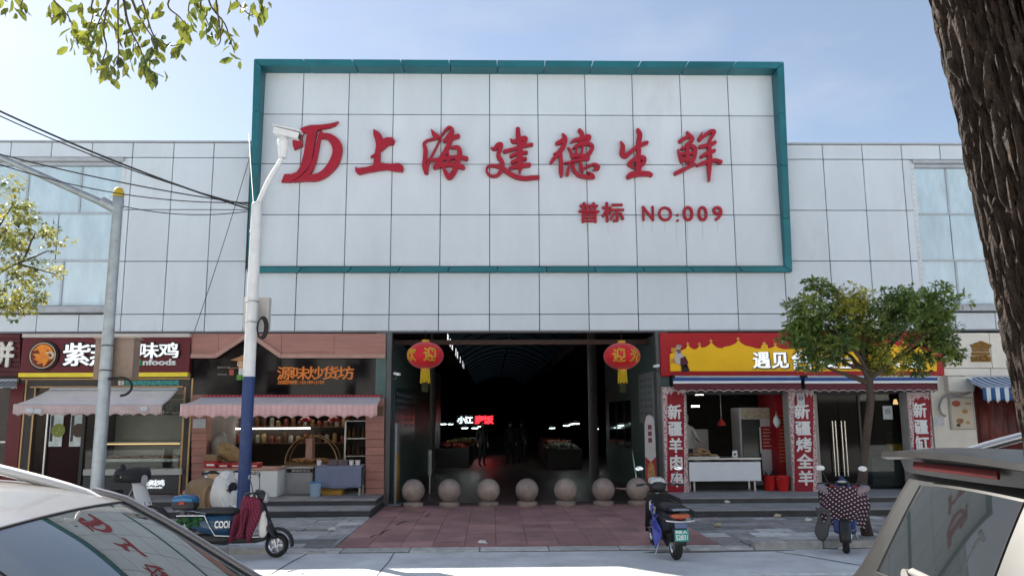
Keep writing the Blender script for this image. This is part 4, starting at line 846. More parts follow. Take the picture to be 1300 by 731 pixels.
# banner pillars
def lacem():
    m = M('lace_border', (.42, .2, .2), .7, var=0); tt = m.node_tree; v = tt.nodes.new('ShaderNodeTexVoronoi'); v.inputs['Scale'].default_value = 32; c_ = tt.nodes.new('ShaderNodeTexCoord'); tt.links.new(c_.outputs['Object'], v.inputs['Vector'])
    r_ = tt.nodes.new('ShaderNodeValToRGB'); r_.color_ramp.elements[0].color = (.22, .02, .03, 1); r_.color_ramp.elements[1].color = (.6, .5, .5, 1); r_.color_ramp.elements[0].position = .3; r_.color_ramp.elements[1].position = .5
    tt.links.new(v.outputs['Distance'], r_.inputs[0]); tt.links.new(r_.outputs[0], tt.nodes['Principled BSDF'].inputs['Base Color']); return m
def banner(label, a, b, y0, y1, txt, cy0, cy1):
    t = thing('banner_pillar', label, 'banner', (W((a+b)/2, y1, 17.75)[0], 17.75, .24))
    MB().pbox(a-1, y0, b+1, y1+8, 17.8, .35).build('pillar', M('pillar_stone', (.4, .38, .36), .7, var=.15), t, bevel=.01)
    MB().pbox(a, y0+1, b, y1, 17.785, .013).build('lace_border', lacem(), t)
    iw = (b-a)*.13; l = [(a+iw, y1-3), (a+iw, y0+13)]
    n = 9
    for k in range(n+1): l.append((a+iw+(b-a-2*iw)*k/n, y0+13-(7 if k in (4, 5) else 3.5*(k % 2)+2)))
    l += [(b-iw, y0+13), (b-iw, y1-3)]
    MB().prism([W(x, y, 17.78) for x, y in l], 17.775, 17.786).build('red_panel', M('banner_red', (.27, .006, .02), .5, var=.08), t)
    MB().pbox(a+1, y1+.3, b-1, y1+8, 17.78, .02).build('plinth', M('plinth_red', (.12, .015, .02), .5), t)
    vchars(txt, a+(b-a)*.22, b-(b-a)*.22, cy0, cy1, 17.773, .012, whi, t, .03)
banner('red banner pillar with lamb skewer characters beside the hall entrance', 843.5, 872, 490.5, 629, '新疆羊肉串', 512, 619)
banner('red banner pillar with whole roast lamb characters between counter and doors', 1004.5, 1036.5, 493, 628, '新疆烤全羊', 512, 617)
banner('red banner pillar left of the cream wall with food board', 1157, 1185, 497, 630, '新疆缸子肉', 510, 616)
tag(MB().pbox(1012, 499, 1021.5, 515.5, 17.76, .008).build('notice_sheet', M('paper', (.55, .58, .6), .7)), 'pale notice sheet hung over the top of the red lamb banner', 'notice')
nt_ = tag(MB().pbox(1121, 515, 1133, 532, 18.17, .006).build('notice_sheet', M('paper', (.55, .58, .6), .7)), 'pale notice sheet stuck on the glass doors', 'notice')
for (px, py, r_) in ((1127, 522, .05), (1016.7, 505, .045)):
    Y_ = 18.165 if px > 1100 else 17.755; x, z = W(px, py, Y_)
    MB().tube([(x+r_*math.cos(a), Y_, z+r_*math.sin(a)) for a in [2*math.pi*k/20 for k in range(21)]], .008, 5).build('printed_ring', M('print_blue', (.05, .08, .14), .7), nt_ if px > 1100 else bpy.data.objects['notice_sheet'])
    MB().prism([(x-r_*.6, z-r_*.2), (x, z+r_*.4), (x+r_*.6, z-r_*.2)], Y_-.003, Y_+.003).build('printed_roof', M('print_blue', (.05, .08, .14), .7), nt_ if px > 1100 else bpy.data.objects['notice_sheet'])
# storefront posts, bay interior
T = thing('kebab_storefront', 'open kebab stall bay with pale posts and red side wall', 'storefront', (W(940, 630, 18)[0], 18.1, .24))
po = M('post_pale', (.38, .37, .35), .5)
for a, b in ((868, 874), (999, 1005), (1036, 1041)): MB().pbox(a, 498, b, 636, 18.12, .12).build('post', po, T, bevel=.01)
MB().pbox(872, 477, 1190, 500, 18.1, .2).build('lintel', dg, T)
rwall = MB().pbox(987, 500, 1000, 634, 18.5, 1.2).build('red_wall', M('wall_red', (.36, .012, .02), .5, var=.1), T)
gp = M('gold_print', (.42, .16, .06), .6)
for k in range(14): MB().pbox(989.5, 527+k*4.4, 997.5, 528.6+k*4.4, 18.492, .006).build('printed_line', gp, rwall)
# counter
t, x0, x1, zt = counter('kebab_counter', 'white kebab counter with pale panel front and open legs', 875, 966.5, 580.5, 632, 17.75, .55, blk, met)
for o in list(t.children):
    if o.name.startswith('cabinet'): bpy.data.objects.remove(o)
xa, xb, za, zb = PR(875, 586, 966, 610.5, 17.75); MB().box(xa, xb, 17.74, 17.78, za, zb).build('front_panel', M('panel_white', (.66, .69, .74), .3, var=.05), t, bevel=.01)
MB().box(xa, xb, 17.79, 18.3, zb-.02, zb).build('deck', met, t)
for x in (xa+.12, xb-.12):
    for y in (17.85, 18.25): MB().box(x-.02, x+.02, y-.02, y+.02, .24, za+.1).build('leg', met, t)
MB().box(xa, xb, 18.28, 18.3, .26, za).build('back_panel', blk, t)
fp = thing('flatbread_pile', 'heap of golden flatbread on a tray at the counter end', 'food', (W(890, 580, 18)[0], 18, zt)); x, z = W(890, 580, 18); mb = MB()
MB().box(x-.32, x+.36, 17.82, 18.2, zt+.001, zt+.02).build('tray', met, fp)
for q in range(60):
    dx = rnd.gauss(0, .13); h = max(0, .17-abs(dx)*.55)*rnd.random(); mb.ell((x+dx, 18+rnd.uniform(-.12, .12), zt+.035+h), .065, .055, .018, 8, 4)
mb.build('flatbread', M('bread', (.5, .33, .18), .7, var=.4, vs=15), fp, smooth=60)
x, z = W(933, 579, 17.95); sg = thing('table_sign', 'small white sign stand on the kebab counter', 'sign', (x, 17.95, zt)); MB().box(x-.055, x+.055, 17.94, 17.955, zt, zt+.14).build('card', whi, sg); MB().box(x-.025, x+.025, 17.935, 17.94, zt+.04, zt+.08).build('print', blk, sg)
# drinks fridge and menu
fr_ = thing('drinks_fridge', 'tall white glass door drinks fridge behind the kebab counter', 'fridge', (W(953, 620, 18.9)[0], 18.9, .24))
xa, xb, za, zb = PR(941, 517, 987, 630, 18.9)
MB().box(xa, xb, 18.92, 19.6, .26, zb).build('cabinet', M('fridge_white', (.5, .5, .52), .35, var=.06), fr_, bevel=.02)
MB().pbox(942, 519, 985, 531, 18.9, .02).build('header', M('fridge_header', (.45, .4, .3), .5, var=.4, vs=14), fr_)
xd = W(966, 560, 18.9)[0]; MB().box(xa+.04, xd, 18.885, 18.915, .4, W(950, 532, 18.9)[1]).build('glass_door', M('fridge_glass', (.03, .035, .035), .08), fr_, bevel=.006)
MB().box(xd-.03, xd, 18.865, 18.885, 1.0, 1.6).build('handle', met, fr_)
mn = MB().pbox(966.5, 541, 986.5, 570, 18.9, .012).build('menu_sheet', M('menu_red', (.3, .015, .02), .5), fr_)
for k in range(6): MB().pbox(969, 544+k*4.2, 983 if k % 2 else 977, 545.4+k*4.2, 18.893, .008).build('printed_line', M('print_pale', (.5, .3, .25), .6), mn)
for px, ll, Yb in ((994, 'bright red bucket at the foot of the red wall', 17.9), (978, 'red bucket with dark skewers beside the fridge', 18.05)):
    x, _ = W(px, 625, Yb); bb = thing('red_bucket', ll, 'bucket', (x, Yb, .24))
    MB().lathe([(.115, 0), (.155, .3), (.165, .31), (.165, .325), (.145, .32), (.105, .02)], (x, Yb, .24), 24).build('pail', M('bucket_red', (.5, .02, .02), .35, var=.06), bb, smooth=40)
    MB().tube([(x+.16*math.cos(a), Yb-.02-.1*math.sin(a), .5+.0*a) for a in [math.pi*k/12 for k in range(13)]], .005, 5).build('handle', met, bb)
    if px < 990:
        for k in range(14): MB().tube([(x+rnd.uniform(-.08, .08), Yb+rnd.uniform(-.08, .08), .5), (x+rnd.uniform(-.14, .14), Yb+rnd.uniform(-.08, .08), .6+rnd.random()*.08)], .006, 4).build('skewer', blk, bb)
x, z = W(916, 540, 18.8); tl = thing('pendant_lamp', 'small red cone lamp hanging over the kebab counter', 'lamp', (x, 18.8, z)); MB().lathe([(.1, 0), (.085, .05), (.025, .15)], (x, 18.8, z), 18).build('lamp_shade', M('shade_bright', (.5, .04, .03), .4), tl, smooth=50); MB().tube([(x, 18.8, z+.14), (x, 18.8, 3.2)], .006, 5).build('cord', whi, tl)
x, z = W(989, 535, 18.2); pbg = thing('plastic_bag', 'white plastic bag hung on the red side wall', 'bag', (x, 18.2, z)); mb = MB().ell((x, 18.35, z), .08, .05, .14, 12, 8); mb.v = [(a+.03*noise.noise(Vector((a, b, c))*14), b, c) for a, b, c in mb.v]; mb.build('bag_body', whi, pbg, smooth=70); MB().tube([(x-.03, 18.35, z+.1), (x, 18.35, z+.22), (x+.03, 18.35, z+.1)], .008, 5).build('handle', whi, pbg)
for k, (a, b) in enumerate(((883, 499.5), (878, 514.5))): MB().pbox(a, b, a+10, b+1.8, 19.5+k, .03).build('tube_lamp', lamp, T)
MB().pbox(874, 545, 900, 600, 20.4, .4).build('back_shelf', M('steel_grey', (.36, .36, .38), .4, .3), T)
# glass doors
T = thing('glass_doors', 'pair of dark glass shop doors with long steel pull handles', 'door', (W(1070, 630, 18.2)[0], 18.2, .24))
for a, b in ((1041.5, 1067), (1067.6, 1093)):
    d = MB().pbox(a, 500, b, 632, 18.2, .02).build('door_leaf', M('door_glass', (.012, .010, .009), .05, var=0, spec=.15), T)
    MB().pbox(a, 626, b, 632, 18.185, .05).build('bottom_rail', dg, d); MB().pbox(a, 498, b, 502, 18.185, .05).build('top_rail', dg, d)
for px in (1061, 1065, 1072.5, 1077):
    x, z0 = W(px, 604, 18.12); _, z1 = W(px, 534, 18.12); h = MB().tube([(x, 18.12, z0), (x, 18.12, z1)], .017, 8).build('pull_handle', M('steel_bright', (.62, .58, .52), .22, 1.), T, smooth=50)
    for z in (z0+.1, z1-.1): MB().tube([(x, 18.12, z), (x, 18.2, z)], .01, 6).build('stud', met, h)
MB().pbox(1094, 500, 1157, 632, 18.2, .015).build('side_window', glass, T)
MB().pbox(1093, 498, 1095.5, 632, 18.16, .06).build('mullion', dg, T); MB().pbox(1148, 498, 1157, 632, 18.14, .1).build('jamb_red', M('wall_red', (.2, .012, .02), .5), T)
t = thing('service_desk', 'dim service desk with yellow sign box seen through the glass', 'desk', (W(1130, 630, 19)[0], 19, .24))
MB().pbox(1108, 580, 1152, 632, 19, .6).build('desk_front', M('desk', (.13, .14, .14), .5), t); MB().pbox(1129, 563, 1152, 574, 19, .1).build('yellow_box', M('box_yellow', (.6, .4, .02), .4), t); MB().pbox(1131, 548, 1145, 562.5, 19.1, .2).build('machine', blk, t)
x, z = W(1137, 513, 19.2); MB().lathe([(.06, 0), (.03, .12)], (x, 19.2, z), 12).build('small_lamp', lampw, t)

# ------------------------------------------------------------------ shop 4: cream front
crm = M('cream_panel', (.72, .68, .6), .5, var=.08, rnd_obj=.02)
T = thing('cream_storefront', 'cream panelled shop front with bronze stacked emblem', 'storefront', (W(1255, 560, 17.95)[0], 17.95, 0))
for a, b, c_, d_ in ((1197.3, 422.5, 1257.5, 467), (1258.2, 422.5, 1320, 467), (1197.3, 467.6, 1257.5, 476.5), (1258.2, 467.6, 1320, 476.5), (1320.5, 422.5, 1390, 467), (1320.5, 467.6, 1390, 476.5)): MB().pbox(a, b, c_, d_, 17.92, .12).build('panel', crm, T, bevel=.005)
MB().pbox(1186.5, 477, 1241, 640, 17.98, .25).build('pier', crm, T); MB().pbox(1204, 477.5, 1236, 497, 17.8, .3).build('unit_box', crm, T, bevel=.01)
MB().pbox(1241, 476.5, 1400, 640, 18.7, .1).build('dark_opening', blk, T)
br = M('bronze', (.14, .075, .02), .35, .7, var=.4, vs=10)
em = MB().pbox(1233, 452, 1258, 459, 17.9, .02).build('emblem', br, T)
for k, (a, b, c_, d_) in enumerate(((1234, 447, 1257, 451), (1235, 442.5, 1256, 446), (1234, 438.5, 1257, 442))): MB().pbox(a, b, c_, d_, 17.895, .024).build('emblem_tier', br, em)
MB().prism(pp([(1231.5, 438), (1245.5, 432.5), (1259.5, 438), (1257, 440), (1234, 440)], 17.9), 17.89, 17.92).build('emblem_roof', br, em)
for q in range(16): x, z = W(rnd.uniform(1234, 1257), rnd.uniform(452, 458.5), 17.9); MB().ell((x, 17.9, z), .025, .012, .02, 8, 5).build('emblem_stud', br, em)
mbd = thing('menu_board', 'framed cream menu board with pictures of dishes', 'board', (W(1222, 545, 17.9)[0], 17.9, 1.4))
MB().pbox(1206, 504, 1237.5, 545, 17.93, .05).build('frame', po, mbd, bevel=.006); MB().pbox(1208.5, 506, 1235.5, 543.5, 17.924, .01).build('sheet', M('menu_cream', (.55, .48, .38), .5), mbd)
for px, py, r_, c_ in ((1214, 512, .1, (.4, .1, .06)), (1225, 522, .07, (.45, .25, .08)), (1219, 534, .085, (.35, .16, .07)), (1217, 539.5, .05, (.1, .05, .04)), (1229, 536, .05, (.45, .3, .12))):
    x, z = W(px, py, 17.92); MB().ell((x, 17.922, z), r_, .006, r_*.7, 14, 6).build('dish_picture', M('dish_%d' % px, c_, .6, var=.5, vs=25), mbd)
MB().pbox(1226, 511, 1233, 513, 17.92, .004).build('print', gp, mbd)
tag(MB().pbox(1185, 529, 1199, 541, 17.97, .006).build('paper_notice', M('paper', (.55, .58, .6), .7)), 'small white paper notice on the cream pier below the conduit', 'notice')
cd = thing('conduit', 'grey flexible conduit curving from the unit box down the cream pier', 'conduit', (W(1200, 520, 17.9)[0], 17.9, 2)); 
MB().tube([(*W(x, y, 17.9)[:1], 17.88, W(x, y, 17.9)[1]) for x, y in catmull([(1237, 488), (1232, 497), (1218, 502), (1205, 501), (1196, 505), (1192, 515), (1194, 524), (1200, 528)], 5)], .025, 8).build('pipe', M('conduit_grey', (.3, .29, .28), .6), cd, smooth=60)
blu = stripes('awning_blue_white', (.62, .66, .7), (.03, .12, .28), 6.5, 0); 
awning('striped_awning', 'blue and white striped awning at the cream shop', (1224, 1420, 478.5), (1247, 1440, 492.5), 511, 17.95, 16.8, blu, stripes('val_blue_white', (.62, .66, .7), (.03, .10, .24), 5.2, 0), 16)
sc_ = thing('strip_curtain', 'dark red printed strip curtain in the cream shop doorway', 'curtain', (W(1270, 560, 18.3)[0], 18.3, .3))
for k in range(22):
    a = 1240+k*6; x0, z0 = W(a, 640, 18.3); x1, z1 = W(a+6.4, 490, 18.3)
    MB().sheet(lambda u, v: (x0+(x1-x0)*u, 18.3+.02*(k % 2)+.02*math.sin(u*3+k), .3+(2.75-.3)*v), 4, 1).build('strip', M('curtain_red', (.13, .03, .025), .45, var=.8, vs=5, st=(1, 1, .4), dirt=(.3, .27, .25), dv=.62), sc_, smooth=60, solid=.003)
# ------------------------------------------------------------------ entrance: lanterns, stone balls, boards, lamps
def lantern(label, px, py, s1, s2):
    Y = 17.6; x, z = W(px, py, Y); t = thing('paper_lantern', label, 'lantern', (x, Y, z-.3))
    rx, rz = .405, .29; n = 36; rings = []
    for i in range(13):
        a = -math.pi/2+math.pi*i/12; a = max(-1.35, min(1.35, a)); rings.append([(x+rx*math.cos(a)*math.cos(2*math.pi*j/n)*(1 if j % 2 else .985), Y+rx*math.cos(a)*math.sin(2*math.pi*j/n)*(1 if j % 2 else .985), z+rz*math.sin(a)/math.sin(1.35)) for j in range(n)])
    MB().loft(rings).build('lantern_body', M('lantern_red', (.62, .01, .02), .55, var=.08, sheen=.2), t, smooth=60)
    gy = M('lantern_gold', (.6, .33, .03), .45, var=.2)
    MB().lathe([(.085, 0), (.085, .06)], (x, Y, z+rz-.01), 18).build('top_collar', gy, t); MB().lathe([(.1, -.05), (.1, 0)], (x, Y, z-rz+.01), 18).build('bottom_collar', gy, t)
    MB().tube([(x, Y, z+rz+.05), (x, Y+.02, 3.75)], .008, 5).build('cord', blk, t)
    for k in range(26): a = 2*math.pi*k/26; MB().tube([(x+.088*math.cos(a), Y+.088*math.sin(a), z-rz-.03), (x+.1*math.cos(a)+rnd.uniform(-.01, .01), Y+.1*math.sin(a), z-rz-.3+rnd.uniform(-.02, .02))], .009, 4).build('tassel', M('tassel_yellow', (.6, .42, .02), .6), t)
    MB().lathe([(.07, -.5), (.085, -.27)], (x, Y, z-rz), 14).build('tassel_end', M('tassel_dark', (.03, .03, .01), .8), t)
    for ch, ang in ((s1, -52 if s2 == '迎' else -20), (s2, 22 if s2 == '迎' else 42)):
        v, f = glyphs(ch, .03); w = .27; mb = MB(); vv = []
        for p in v:
            la = (p[0]-.5)*w/.9/rx+R(ang)*.9; hz = (p[1]-.36)*w/.85; ca = math.sqrt(max(0, 1-(hz/rz*.97)**2)); rr = rx*ca*1.004+.006+.004*p[2]
            vv.append((x+rr*math.sin(la), Y-rr*math.cos(la), z+hz))
        mb.add(vv, f).build('character', gy, t)
lantern('red lantern with golden welcome characters at the nut shop side', 540, 451, '欢', '迎')
lantern('red lantern with golden characters at the kebab shop side', 789.5, 452, '迎', '光')
sb = M('stone_ball', (.34, .275, .24), .42, var=.3, vs=5, bump=.08, bs=30, rnd_obj=.1)
src = None
for i, px in enumerate((524.5, 570.5, 620, 669, 718, 766, 809.5)):
    x, y = W(px, 630, 17.62)[0], 17.62
    if src is None:
        t = src = thing('stone_ball_bollard', 'granite ball bollard closest to the pink plank pillar', 'bollard', (x, y, 0), 0, 'stone balls across the entrance')
        MB().ell((0, 0, .325), .245, .245, .245, 32, 20).build('ball', sb, t, smooth=60, world=False); MB().lathe([(.2, -.01), (.22, .02), (.215, .075), (.17, .1)], (0, 0, 0), 28).build('disc', sb, t, smooth=40, world=False)
    else: copy_tree(src, None, (x, y, 0), rnd.random()*6, ('', 'second granite ball bollard counted from the pink plank pillar', 'third granite ball bollard counted from the pink plank pillar', 'middle granite ball bollard of the row across the hall entrance', 'third granite ball bollard counted from the red skewer banner', 'second granite ball bollard counted from the red skewer banner', 'granite ball bollard next to the slim standing sign')[i])
def info_board(label, cat, x, y0, y1, z0, z1, mat, s, rows=0):
    t = thing('wall_board', label, cat, (x, (y0+y1)/2, z0)); MB().box(x, x+.03*s, y0, y1, z0, z1).build('panel', mat, t)
    for k in range(rows):
        for q in range(3): yy = y0+(y1-y0)*(.08+.31*q); MB().box(x+.031*s, x+.035*s, yy, yy+(y1-y0)*.22, z1-.2-k*.16, z1-.13-k*.16).build('printed_line', M('print_dim', (.22, .26, .27), .7, var=.3), t)
info_board('blue grey information board on the left hall wall', 'board', -2.37, 19.5, 24.5, 1.2, 2.6, M('board_blue', (.05, .09, .11), .3), 1, 6)
info_board('dark glass notice board on the right hall wall', 'board', 3.76, 22, 26, 1.0, 2.3, M('board_glass', (.02, .03, .035), .06, var=0), -1)
info_board('pale printed poster on the right hall wall', 'board', 3.76, 18.8, 20.6, 1.7, 2.9, M('poster_dim', (.28, .3, .3), .5), -1, 6)
# standing beach-flag style sign
t = thing('standing_sign', 'slim red and white standing sign with rounded top inside the entrance', 'sign', (W(826, 600, 17.8)[0], 17.8, 0))
x, _ = W(826, 580, 17.8); l = [(x-.13, .02), (x+.13, .02), (x+.11, 1.7), (x+.07, 1.86), (x, 1.9), (x-.07, 1.86), (x-.11, 1.7)]
MB().prism(l, 17.8, 17.83).build('face', M('face_white', (.45, .42, .42), .5), t); MB().prism([(x-.128, .03), (x+.128, .03), (x+.118, 1.0), (x, .88), (x-.118, 1.0)], 17.79, 17.799).build('red_field', M('field_red', (.25, .02, .02), .5), t)
MB().ell((x, 17.788, .62), .085, .008, .27, 18, 10).build('food_picture', M('food_print', (.4, .2, .08), .6, var=.6, vs=14), t); MB().box(x-.17, x+.17, 17.7, 17.95, -.002, .03).build('base', blk, t)
for k in range(3): MB().box(x-.04, x+.04, 17.79, 17.799, 1.3+k*.14, 1.4+k*.14).build('print', M('print_dark', (.15, .05, .05), .6), t)
t = thing('standing_sign', 'narrow yellow edged standing sign at the plank pillar inside the entrance', 'sign', (W(503, 600, 17.9)[0], 17.9, 0)); x, _ = W(502, 600, 17.8)
MB().box(x-.03, x+.02, 17.85, 18.3, .03, 1.75).build('face', M('face_grey', (.24, .23, .23), .5), t); MB().box(x+.021, x+.035, 17.87, 18.28, .1, 1.1).build('yellow_field', M('field_yellow', (.4, .2, .02), .5), t); MB().box(x-.14, x+.14, 17.75, 18.2, -.002, .035).build('base', M('base_blue', (.2, .24, .3), .5), t, bevel=.01)
# cameras on the jambs
for px, ll, s in ((505, 'small white security camera on the left entrance jamb', 1), (832, 'small white security camera on the right entrance jamb', -1)):
    x, z = W(px, 475 if s > 0 else 465, 17.75); t = thing('security_camera', ll, 'camera', (x, 17.75, z))
    MB().bar((x-.07*s, 17.72, z+.02), (x+.06*s, 17.6, z-.01), .06, .055).build('housing', whi, t, bevel=.006); MB().tube([(x-.02*s, 17.7, z-.02), (x-.05*s, 17.8, z-.09), (x-.14*s, 17.97, z-.1)], .012, 6).build('bracket', met, t)
# stalls, lamps and lit sign deep in the hall
t = thing('lit_sign', 'small lit sign with red and white characters deep in the hall', 'sign', (-.5, 40, 3)); redl = M('led_red', (.5, .0, .0), .5, var=0, emit=(1, .02, .03), es=1.6)
chars('麦饭', 603, 626, 528, 537.5, 40, .02, redl, t, .03); chars('小江', 581, 600, 529, 537, 40, .02, M('lit_cool', (.8, .85, .85), .5, var=0, emit=(.8, .95, 1), es=1.0), t, .03); MB().pbox(579, 526, 628, 539, 40.03, .1).build('board', blk, t)
cool = M('stall_light', (.9, .9, .9), .5, var=0, emit=(.8, 1, .97), es=7.)
lamps = ((563, 538, 34), (572, 538, 36), (590, 543, 30), (603, 543, 30), (608, 541, 38), (701, 543, 33), (719, 540, 30), (731, 537.5, 27), (724, 538, 34), (756, 544, 30))
for i, (px, py, Y) in enumerate(lamps):
    x, z = W(px, py, Y); t = thing('stall_lamp', 'white shaded stall lamp glowing deep in the dark hall', 'lamp', (x, Y, z), 0, 'stall lamps in the hall')
    MB().lathe([(.15, 0), (.13, .04), (.04, .1)], (x, Y, z), 14).build('shade', M('shade_white', (.6, .65, .65), .5), t); MB().lathe([(.11, -.015), (.11, -.002)], (x, Y, z), 14).build('bulb', cool, t); MB().tube([(x, Y, z+.1), (x, Y, 4.4)], .008, 4).build('cord', blk, t)
prod = [M('produce_%d' % i, c, .6, var=.4, vs=10) for i, c in enumerate(((.2, .03, .02), (.25, .1, .02), (.08, .14, .03), (.18, .16, .12)))]
for i, (x, y) in enumerate(((-1.5, 31.5), (-1.4, 34.5), (-1.3, 38), (2.6, 30.5), (2.7, 33.5), (2.7, 37))):
    t = thing('market_stall', ('%s dim produce stall on the %s side of the hall' % (('nearest', 'middle', 'farthest')[i % 3], 'nut shop' if i < 3 else 'kebab shop')), 'stall', (x, y, 0), 0, 'produce stalls in the hall')
    MB().box(x-.6, x+.6, y-1.2, y+1.2, 0, .7).build('bench', M('stall_bench', (.03, .03, .03), .6), t); mb = MB()
    for q in range(70): mb.ell((x+rnd.uniform(-.5, .5), y+rnd.uniform(-1.1, 1.1), .72+rnd.random()*.12), .08, .08, .07, 6, 4)
    o = mb.build('produce', prod[i % 4], t, smooth=60); o['kind'] = 'stuff'
for px, ll in ((547, 'pale standing pipe on the left of the dark hall'),):
    x, z = W(545.5, 600, 20.5); t = thing('pipe_post', ll, 'post', (x, 20.5, 0)); MB().tube([(x, 20.5, .45), (x, 20.5, 1.05)], .05, 10).build('pipe', M('pipe_pale', (.4, .4, .4), .5), t); MB().tube([(x, 20.5, 0), (x, 20.5, .45)], .025, 8).build('foot', met, t)
# ------------------------------------------------------------------ lamp post, camera pole, cables
gs = M('galvanised', (.36, .40, .43), .45, .5, var=.2, vs=6, dirt=(.28, .3, .31), dv=.55)
PX, PY = -6.12, 12.9
T = thing('lamp_post', 'galvanised street post with long side arm, yellow cap and brown switch box', 'lamp post', (PX, PY, 0))
MB().lathe([(.1, -.05), (.096, 2.), (.078, 5.28)], (PX, PY, 0), 20).build('pole', gs, T, smooth=40)
MB().lathe([(.17, -.03), (.17, .03), (.13, .04)], (PX, PY, 0), 20).build('base_plate', gs, T, smooth=30)
MB().lathe([(.092, 5.28), (.092, 5.42), (.075, 5.46)], (PX, PY, 0), 20).build('collar', gs, T, smooth=40)
MB().lathe([(.088, 5.46), (.088, 5.52), (.06, 5.6), (.02, 5.62)], (PX, PY, 0), 20).build('cap', M('cap_yellow', (.6, .42, .05), .5, var=.2), T, smooth=50)
ax, az = W(-60, 172, PY+.1); ar0 = Vector((PX-.05, PY, 5.27))
MB().tube([ar0, Vector((ax, PY+.1, az))], [.062, .05], 12).build('arm', gs, T, smooth=40)
MB().tube([ar0+Vector((.05, 0, -.02)), ar0+Vector((-.2, 0, .11))], .085, 12).build('arm_clamp', gs, T, smooth=40)
x0, x1, z0, z1 = PR(120, 428, 169, 479, 12.75); 
qa, qb = W(119.5, 455, 13)[0], W(169, 455, 13)[0]
bx = MB().box(qa, qb, 13.0, 13.25, z0, z1).build('switch_box', M('box_brown', (.26, .19, .15), .6, var=.2, vs=5), T, bevel=.008)
MB().box(qa-.02, qb+.02, 12.985, 13.27, z1+.001, z1+.03).build('box_roof', M('box_brown2', (.33, .25, .2), .6), bx)
for z in (z0+.12, z1-.12): MB().tube([(PX+.1*math.cos(a), PY+.1*math.sin(a), z) for a in [2*math.pi*k/16 for k in range(17)]], .012, 6).build('strap', M('strap', (.1, .1, .1), .5), bx)
MB().tube([(PX+.1, 12.8, z0-.02)]+[(PX+.28+.17*math.cos(a), 12.85, z0-.14+.14*math.sin(a)) for a in [1.6-k*.35 for k in range(10)]], .02, 7).build('cable_loop', blk, bx, smooth=60)

CX, CY = -3.955, 13.2
wp = M('pole_white', (.66, .67, .68), .45, var=.12, vs=4, dirt=(.5, .48, .45), dv=.62); bp_ = M('pole_blue', (.025, .05, .16), .45, var=.25, vs=4, dirt=(.09, .11, .17), dv=.55)
T = thing('camera_pole', 'white and blue camera pole with bent top and round camera', 'camera pole', (CX, CY, 0))
zb = W(316, 478, CY)[1]
MB().lathe([(.1, -.03), (.098, .8), (.094, zb)], (CX, CY, 0), 24).build('blue_sleeve', bp_, T, smooth=40)
for z in (zb*.64, zb*.8): MB().lathe([(.098, z-.012), (.102, z), (.098, z+.012)], (CX, CY, 0), 24).build('sleeve_seam', bp_, T, smooth=40)
MB().lathe([(.096, zb+.002), (.092, 4.), (.085, 5.42)], (CX, CY, 0), 24).build('white_pole', wp, T, smooth=40)
MB().lathe([(.098, 4.93), (.098, 4.97)], (CX, CY, 0), 24).build('joint_ring', wp, T, smooth=40); MB().ell((CX, CY, 5.42), .085, .085, .04, 16, 6).build('end_cap', wp, T, smooth=60)
tip = W(358, 203, CY); pts = [W(x, y, CY) for x, y in catmull([(326, 268), (331, 252), (341, 230), (351, 213), (358, 201)], 5)]
MB().tube([(x, CY, z) for x, z in pts], [.05-.015*k/(len(pts)-1) for k in range(len(pts))], 10).build('arm', wp, T, smooth=50)
hx, hz = W(359.5, 185, CY)
cmh = MB().lathe([(.06, -.22), (.075, -.17), (.075, -.1), (.085, -.07), (.085, .0), (.105, .03), (.1, .08), (.07, .16), (.045, .2)], (hx, CY, hz), 20).build('camera_turret', wp, T, smooth=50)
c0, c1 = W(349, 167, CY), W(381, 175, CY)
MB().bar((c0[0], CY-.04, c0[1]), (c1[0], CY-.04, c1[1]), .15, .11, (0, 0, 1)).build('camera_housing', wp, cmh, bevel=.012, seg=2)
MB().bar((c0[0]-.02, CY-.05, c0[1]+.075), (c1[0]+.04, CY-.05, c1[1]+.075), .19, .018).build('sun_shield', wp, cmh)
MB().bar((c1[0]-.005, CY-.045, c1[1]), (c1[0]+.012, CY-.045, c1[1]-.002), .12, .085).build('lens', blk, cmh)
x0, x1, z0, z1 = PR(309, 377, 341, 418, 13.35)
bx = MB().box(x0, x1, 13.34, 13.5, z0, z1).build('equipment_box', M('box_grey', (.46, .44, .42), .55, var=.18), T, bevel=.008)
for z in (z0+.1, z1-.1): MB().tube([(CX+.1*math.cos(a), CY+.1*math.sin(a), z) for a in [2*math.pi*k/16 for k in range(17)]], .01, 6).build('strap', met, bx)
x, z = W(331, 416, 13.05); mb = MB()
for k in range(5): mb.tube([(x+(.06+.006*k)*math.cos(a)+.01*k, 13.05-.006*k, z+(.15+.008*k)*math.sin(a)) for a in [2*math.pi*q/24 for q in range(25)]], .011, 5)
mb.build('cable_coil', blk, bx, smooth=60)
cbm = M('cable_black', (.02, .02, .022), .6, var=0)
def cable(label, a, b, sag, r=.011):
    pa, pb = Vector(a), Vector(b); mb = MB(); pts = []
    for k in range(25): u = k/24; p = pa*(1-u)+pb*u; p.z -= sag*4*u*(1-u); pts.append(p)
    tag(mb.tube(pts, r, 5).build('overhead_cable', cbm), label, 'cable', 'overhead cables to the camera pole')
def wp_(px, py, Y): x, z = W(px, py, Y); return (x, Y, z)
pk = (CX-.1, CY, 5.36)
cable('thick overhead cable running down steeply to the top of the camera pole', wp_(-90, 98, 11), (CX-.11, CY, 5.33), .12, .016)
cable('second steep overhead cable close beside the thick one', wp_(-90, 104, 11.2), (CX-.11, CY, 5.38), .16, .010)
cable('thin cable crossing the window bay to the pole top', wp_(-80, 174, 12), (CX-.11, CY, 5.42), .1)
